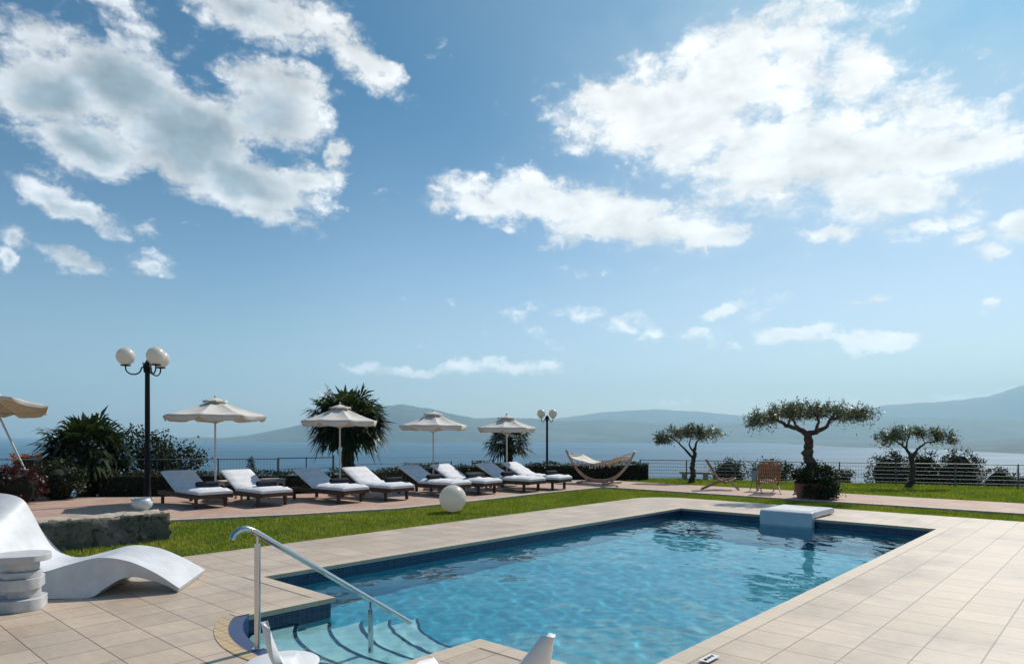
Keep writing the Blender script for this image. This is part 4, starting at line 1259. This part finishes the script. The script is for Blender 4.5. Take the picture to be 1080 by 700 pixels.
fan_palm(AT(90,17.0), 'low bushy fan palm with spread fronds left of the globe lamp', .95, .17, 1.34, 70, 21, droop=.25, up=.6)
fan_palm(AT(367,20.6), 'tall fan palm with a dense round crown behind the second parasol', 1.86, .18, 1.42, 82, 22, droop=.36, up=0)
fan_palm(AT(536,23.6), 'small fan palm with sparse fronds behind the rightmost parasol', 1.22, .15, .98, 42, 23, droop=.3, up=0)
# little conifer beyond the railing
cz = AT(265,21.5,-.8); root = empty('conifer', cz, 0, 'small thin conifer beyond the railing, between the first two loungers', 'conifer')
t = MB(); t.tube([(0,0,-.5),(0,0,1.0),(.02,0,1.62)], [.035,.02,.004], 7); t.build('trunk', M_bark, root)
CC = []
for k in range(130):
    z = r.uniform(.2, 1.55); rad = .30*(1.62-z)**.8*r.uniform(.2, 1)+.01; a = r.uniform(0, 6.28)
    CC.append(np.array([rad*math.cos(a), rad*math.sin(a), z])+r.normal(size=(16,3))*.03)
V, F = leaf_quads(np.concatenate(CC), None, .035, .007, r); raw_mesh('crown', V, F, M_bush, root)

# bushes on the slope beyond the fence
BG = 'bushes beyond the fence'
for i, (px, yy, zb, rad, lab, n) in enumerate([
    (768,26.0,-.75,(.70,.6,.66),'dark bush beyond the fence, behind the side-on folding chair',2400),
    (812,26.4,-.80,(.85,.6,.66),'dark bush beyond the fence, behind the folding chair seen from behind',2600),
    (884,25.2,-1.0,(.62,.5,.62),'dark bush beyond the fence, just right of the planted olive tree',2400),
    (938,24.6,-1.0,(.75,.6,.95),'tall dark bush beyond the fence, left behind the right olive tree',3200),
    (975,24.6,-1.0,(.60,.6,.98),'tall dark bush beyond the fence, straight behind the right olive tree',3000),
    (1012,24.2,-1.0,(.80,.6,.98),'tall rounded dark bush beyond the fence, right of the right olive tree',3400),
    (1052,24.2,-1.3,(.6,.5,.85),'lower bush beyond the fence near the right picture edge',2200)]):
    shrub('bush', AT(px, yy, zb), rad, lab, 'bush', n=n, leaf=.045, seed=30+i, group=BG, zc=rad[2])
for i, (px, yy, zt, lab) in enumerate([(1078,34,-1.5,'distant tree top beyond the fence at the right picture edge'),(1100,33,-1.6,'distant tree beyond the fence, partly outside the right edge')]):
    shrub('bush', AT(px, yy, zt-2.0), (1.5,1.2,1.3), lab, 'bush', n=3000, leaf=.07, seed=50+i, zc=1.9)

# olives
bp_ = AT(857,15.75)
olive((bp_.x, bp_.y, .012), 'largest olive tree, growing out of a shrub filled planter on the path',
  [([(.0,0,.2),(-.03,0,.75),(-.12,0,1.05),(-.06,.02,1.30),(-.14,.0,1.48)], .13, .085),
   ([(-.14,0,1.48),(-.30,.05,1.60),(-.52,.1,1.66),(-.80,.05,1.80),(-1.2,.0,1.86)], .07, .018),
   ([(-.14,0,1.48),(.05,-.05,1.52),(.25,-.1,1.62),(.42,-.05,1.82),(.9,.0,1.86)], .07, .018),
   ([(-.30,.05,1.60),(-.35,.25,1.8),(-.3,.4,2.0)], .04, .012), ([(.05,-.05,1.52),(.0,-.3,1.75),(-.1,-.5,1.95)], .045, .012),
   ([(.42,-.05,1.82),(.6,.2,1.95),(1.2,.1,2.0)], .035, .01), ([(-.52,.1,1.66),(-.6,-.2,1.85),(-1.0,-.3,1.95)], .03, .01)],
  [((-1.12,0,1.80),(.38,.35,.22),.14), ((-.72,0,1.92),(.42,.5,.20),.19), ((-.25,0,1.98),(.45,.6,.17),.2), ((.25,0,2.0),(.45,.6,.17),.2),
   ((.72,0,1.95),(.42,.5,.17),.18), ((1.18,0,1.92),(.36,.35,.12),.1), ((-1.38,0,1.70),(.16,.2,.16),.05)], 61, n=7600, leaf=.036, group='olive trees')
p2 = G(729,508); 
olive((p2.x, p2.y, -.05), 'small leaning olive tree on the lawn, left of the folding chairs',
  [([(.0,0,0),(.05,0,.25),(.04,0,.55),(.10,0,.85),(.12,0,1.1)], .10, .05),
   ([(.06,0,.78),(-.12,.05,1.0),(-.35,.1,1.25),(-.6,.05,1.42)], .045, .015),
   ([(.12,0,1.1),(.2,.1,1.3),(.45,.1,1.5)], .04, .012), ([(.1,0,.95),(-.1,-.1,1.2),(-.05,-.2,1.45)], .035, .012)],
  [((-.78,0,1.42),(.30,.3,.17),.18), ((-.35,0,1.55),(.38,.45,.16),.26), ((.10,0,1.58),(.36,.45,.17),.26), ((.58,0,1.52),(.36,.4,.17),.24), ((-1.0,0,1.30),(.12,.15,.1),.06)], 62, n=3900, leaf=.042, group='olive trees')
p3 = G(959,512.5)
olive((p3.x, p3.y, -.05), 'flat topped olive tree at the right, before the fence and tall bushes',
  [([(-.05,0,0),(.08,0,.2),(.10,0,.55),(.07,0,.85)], .10, .06),
   ([(.07,0,.85),(-.05,.05,1.1),(-.15,.1,1.22),(-.5,.05,1.4)], .05, .015),
   ([(.07,0,.85),(.2,-.05,1.1),(.45,0,1.28),(.8,0,1.35)], .045, .012), ([(-.05,.05,1.1),(.05,.2,1.3),(.2,.3,1.5)], .03, .01)],
  [((-.62,0,1.42),(.34,.35,.17),.26), ((-.15,0,1.55),(.36,.45,.14),.24), ((.35,0,1.53),(.4,.45,.12),.24), ((.85,0,1.46),(.38,.35,.15),.22), ((1.18,0,1.36),(.14,.15,.1),.05)], 63, n=3900, leaf=.04, group='olive trees')
# planter at the big olive: terracotta tub hidden by a dense shrub
root = empty('planter', (bp_.x, bp_.y, .012), 0, 'terracotta planter overgrown by a dark rounded shrub under the largest olive tree', 'planter')
b = MB(); b.lathe([(.28,0),(.33,.0),(.40,.33),(.41,.35),(.38,.35),(.37,.31),(.02,.30)], 32); b.build('pot', M_terra, root, smooth=40)
r = np.random.default_rng(77)
C = np.concatenate([clumps((0.06,-.05,.36), (.42,.42,.36), 120, 62, .15, r, .9, .7), clumps((.08,-.1,.18), (.44,.42,.2), 60, 60, .13, r, .9, .8), clumps((-.42,.1,.60), (.2,.2,.14), 10, 40, .1, r), clumps((.2,.0,.64), (.2,.25,.12), 14, 40, .09, r)])
C = C[C[:, 2] > .03]; C = C[~((C[:, 0] < -.33) & (C[:, 2] < .42))]
V, F = leaf_quads(C, None, .032, .018, r); raw_mesh('foliage', V, F, M_bush, root)

# ------------------------------------------------------------------ foreground white chairs, cut by the lower picture edge
def make_shell_chair(loc, rz, label, back_h=.80, wscale=1.0, skew=0., lip=.46):
    root = empty('lounge_chair', loc, rz, label, 'chair', 'white moulded chairs at the bottom edge')
    # local +x: way the sitter faces. one flowing shell: rounded back, seat, front lip
    prof = smooth_curve([(-.42,back_h),(-.38,back_h-.16),(-.31,.56),(-.23,.42),(-.08,.35),(.14,.35),(.30,lip-.05),(.39,lip)], 36)
    wid = smooth_curve([(0,.025),(0,.12),(0,.19),(0,.25),(0,.27),(0,.27),(0,.15),(0,.04)], 36)
    c = MB(); NW = 12; n = len(prof)
    wsc = wscale
    for i in range(n):
        hw_ = wid[i][1]*wsc
        for j in range(NW+1):
            s = -1+2*j/NW
            curl = -.035*(abs(s)**2.5)*max(0, 1-i/9)+.02*abs(s)**2*(i > 9)*(i < 30)
            c.v.append(Vector((prof[i][0]+(.02*abs(s)**2 if i < 14 else 0), (s*hw_ if not skew else -max(skew, hw_)+(s+1)*hw_), prof[i][1]+(0 if skew and i < 12 else curl))))
    for i in range(n-1):
        for j in range(NW): c.f.append((i*(NW+1)+j, i*(NW+1)+j+1, (i+1)*(NW+1)+j+1, (i+1)*(NW+1)+j))
    o = c.build('shell', M_white, root, smooth=60); so = o.modifiers.new('t', 'SOLIDIFY'); so.thickness = .028; so.offset = 0
    bv = o.modifiers.new('b', 'BEVEL'); bv.width = .009; bv.segments = 3; bv.limit_method = 'ANGLE'; bv.angle_limit = R(50)
    p = MB(); p.lathe([(.20,0),(.22,.0),(.21,.02),(.09,.06),(.06,.15),(.07,.30),(.12,.335)], 28); p.build('pedestal', M_white, root, smooth=50)
    return root
make_shell_chair((-.595,2.87,0), R(22), 'white moulded chair cut by the bottom edge, thin backrest right of the handrail post', .755, .46, 0, .36)
make_shell_chair((-.2255,2.787,0), R(131), 'white moulded chair cut by the bottom edge, pointed backrest before the blue pool water', .745, 1.0, .15, .45)

# small round table between the two chairs
tp = G(298,697,.45)
root = empty('side_table', (tp.x, tp.y, 0), 0, 'small round white table top at the bottom edge, behind the thin chair backrest', 'side table')
b = MB(); b.lathe([(.02,.43),(.155,.43),(.165,.438),(.165,.446),(.155,.452),(.02,.452)], 40); b.build('table_top', M_white, root, smooth=40)
b = MB(); b.lathe([(.13,0),(.135,.0),(.13,.015),(.03,.03),(.025,.05),(.025,.43)], 28); b.build('pedestal', M_white, root, smooth=40)
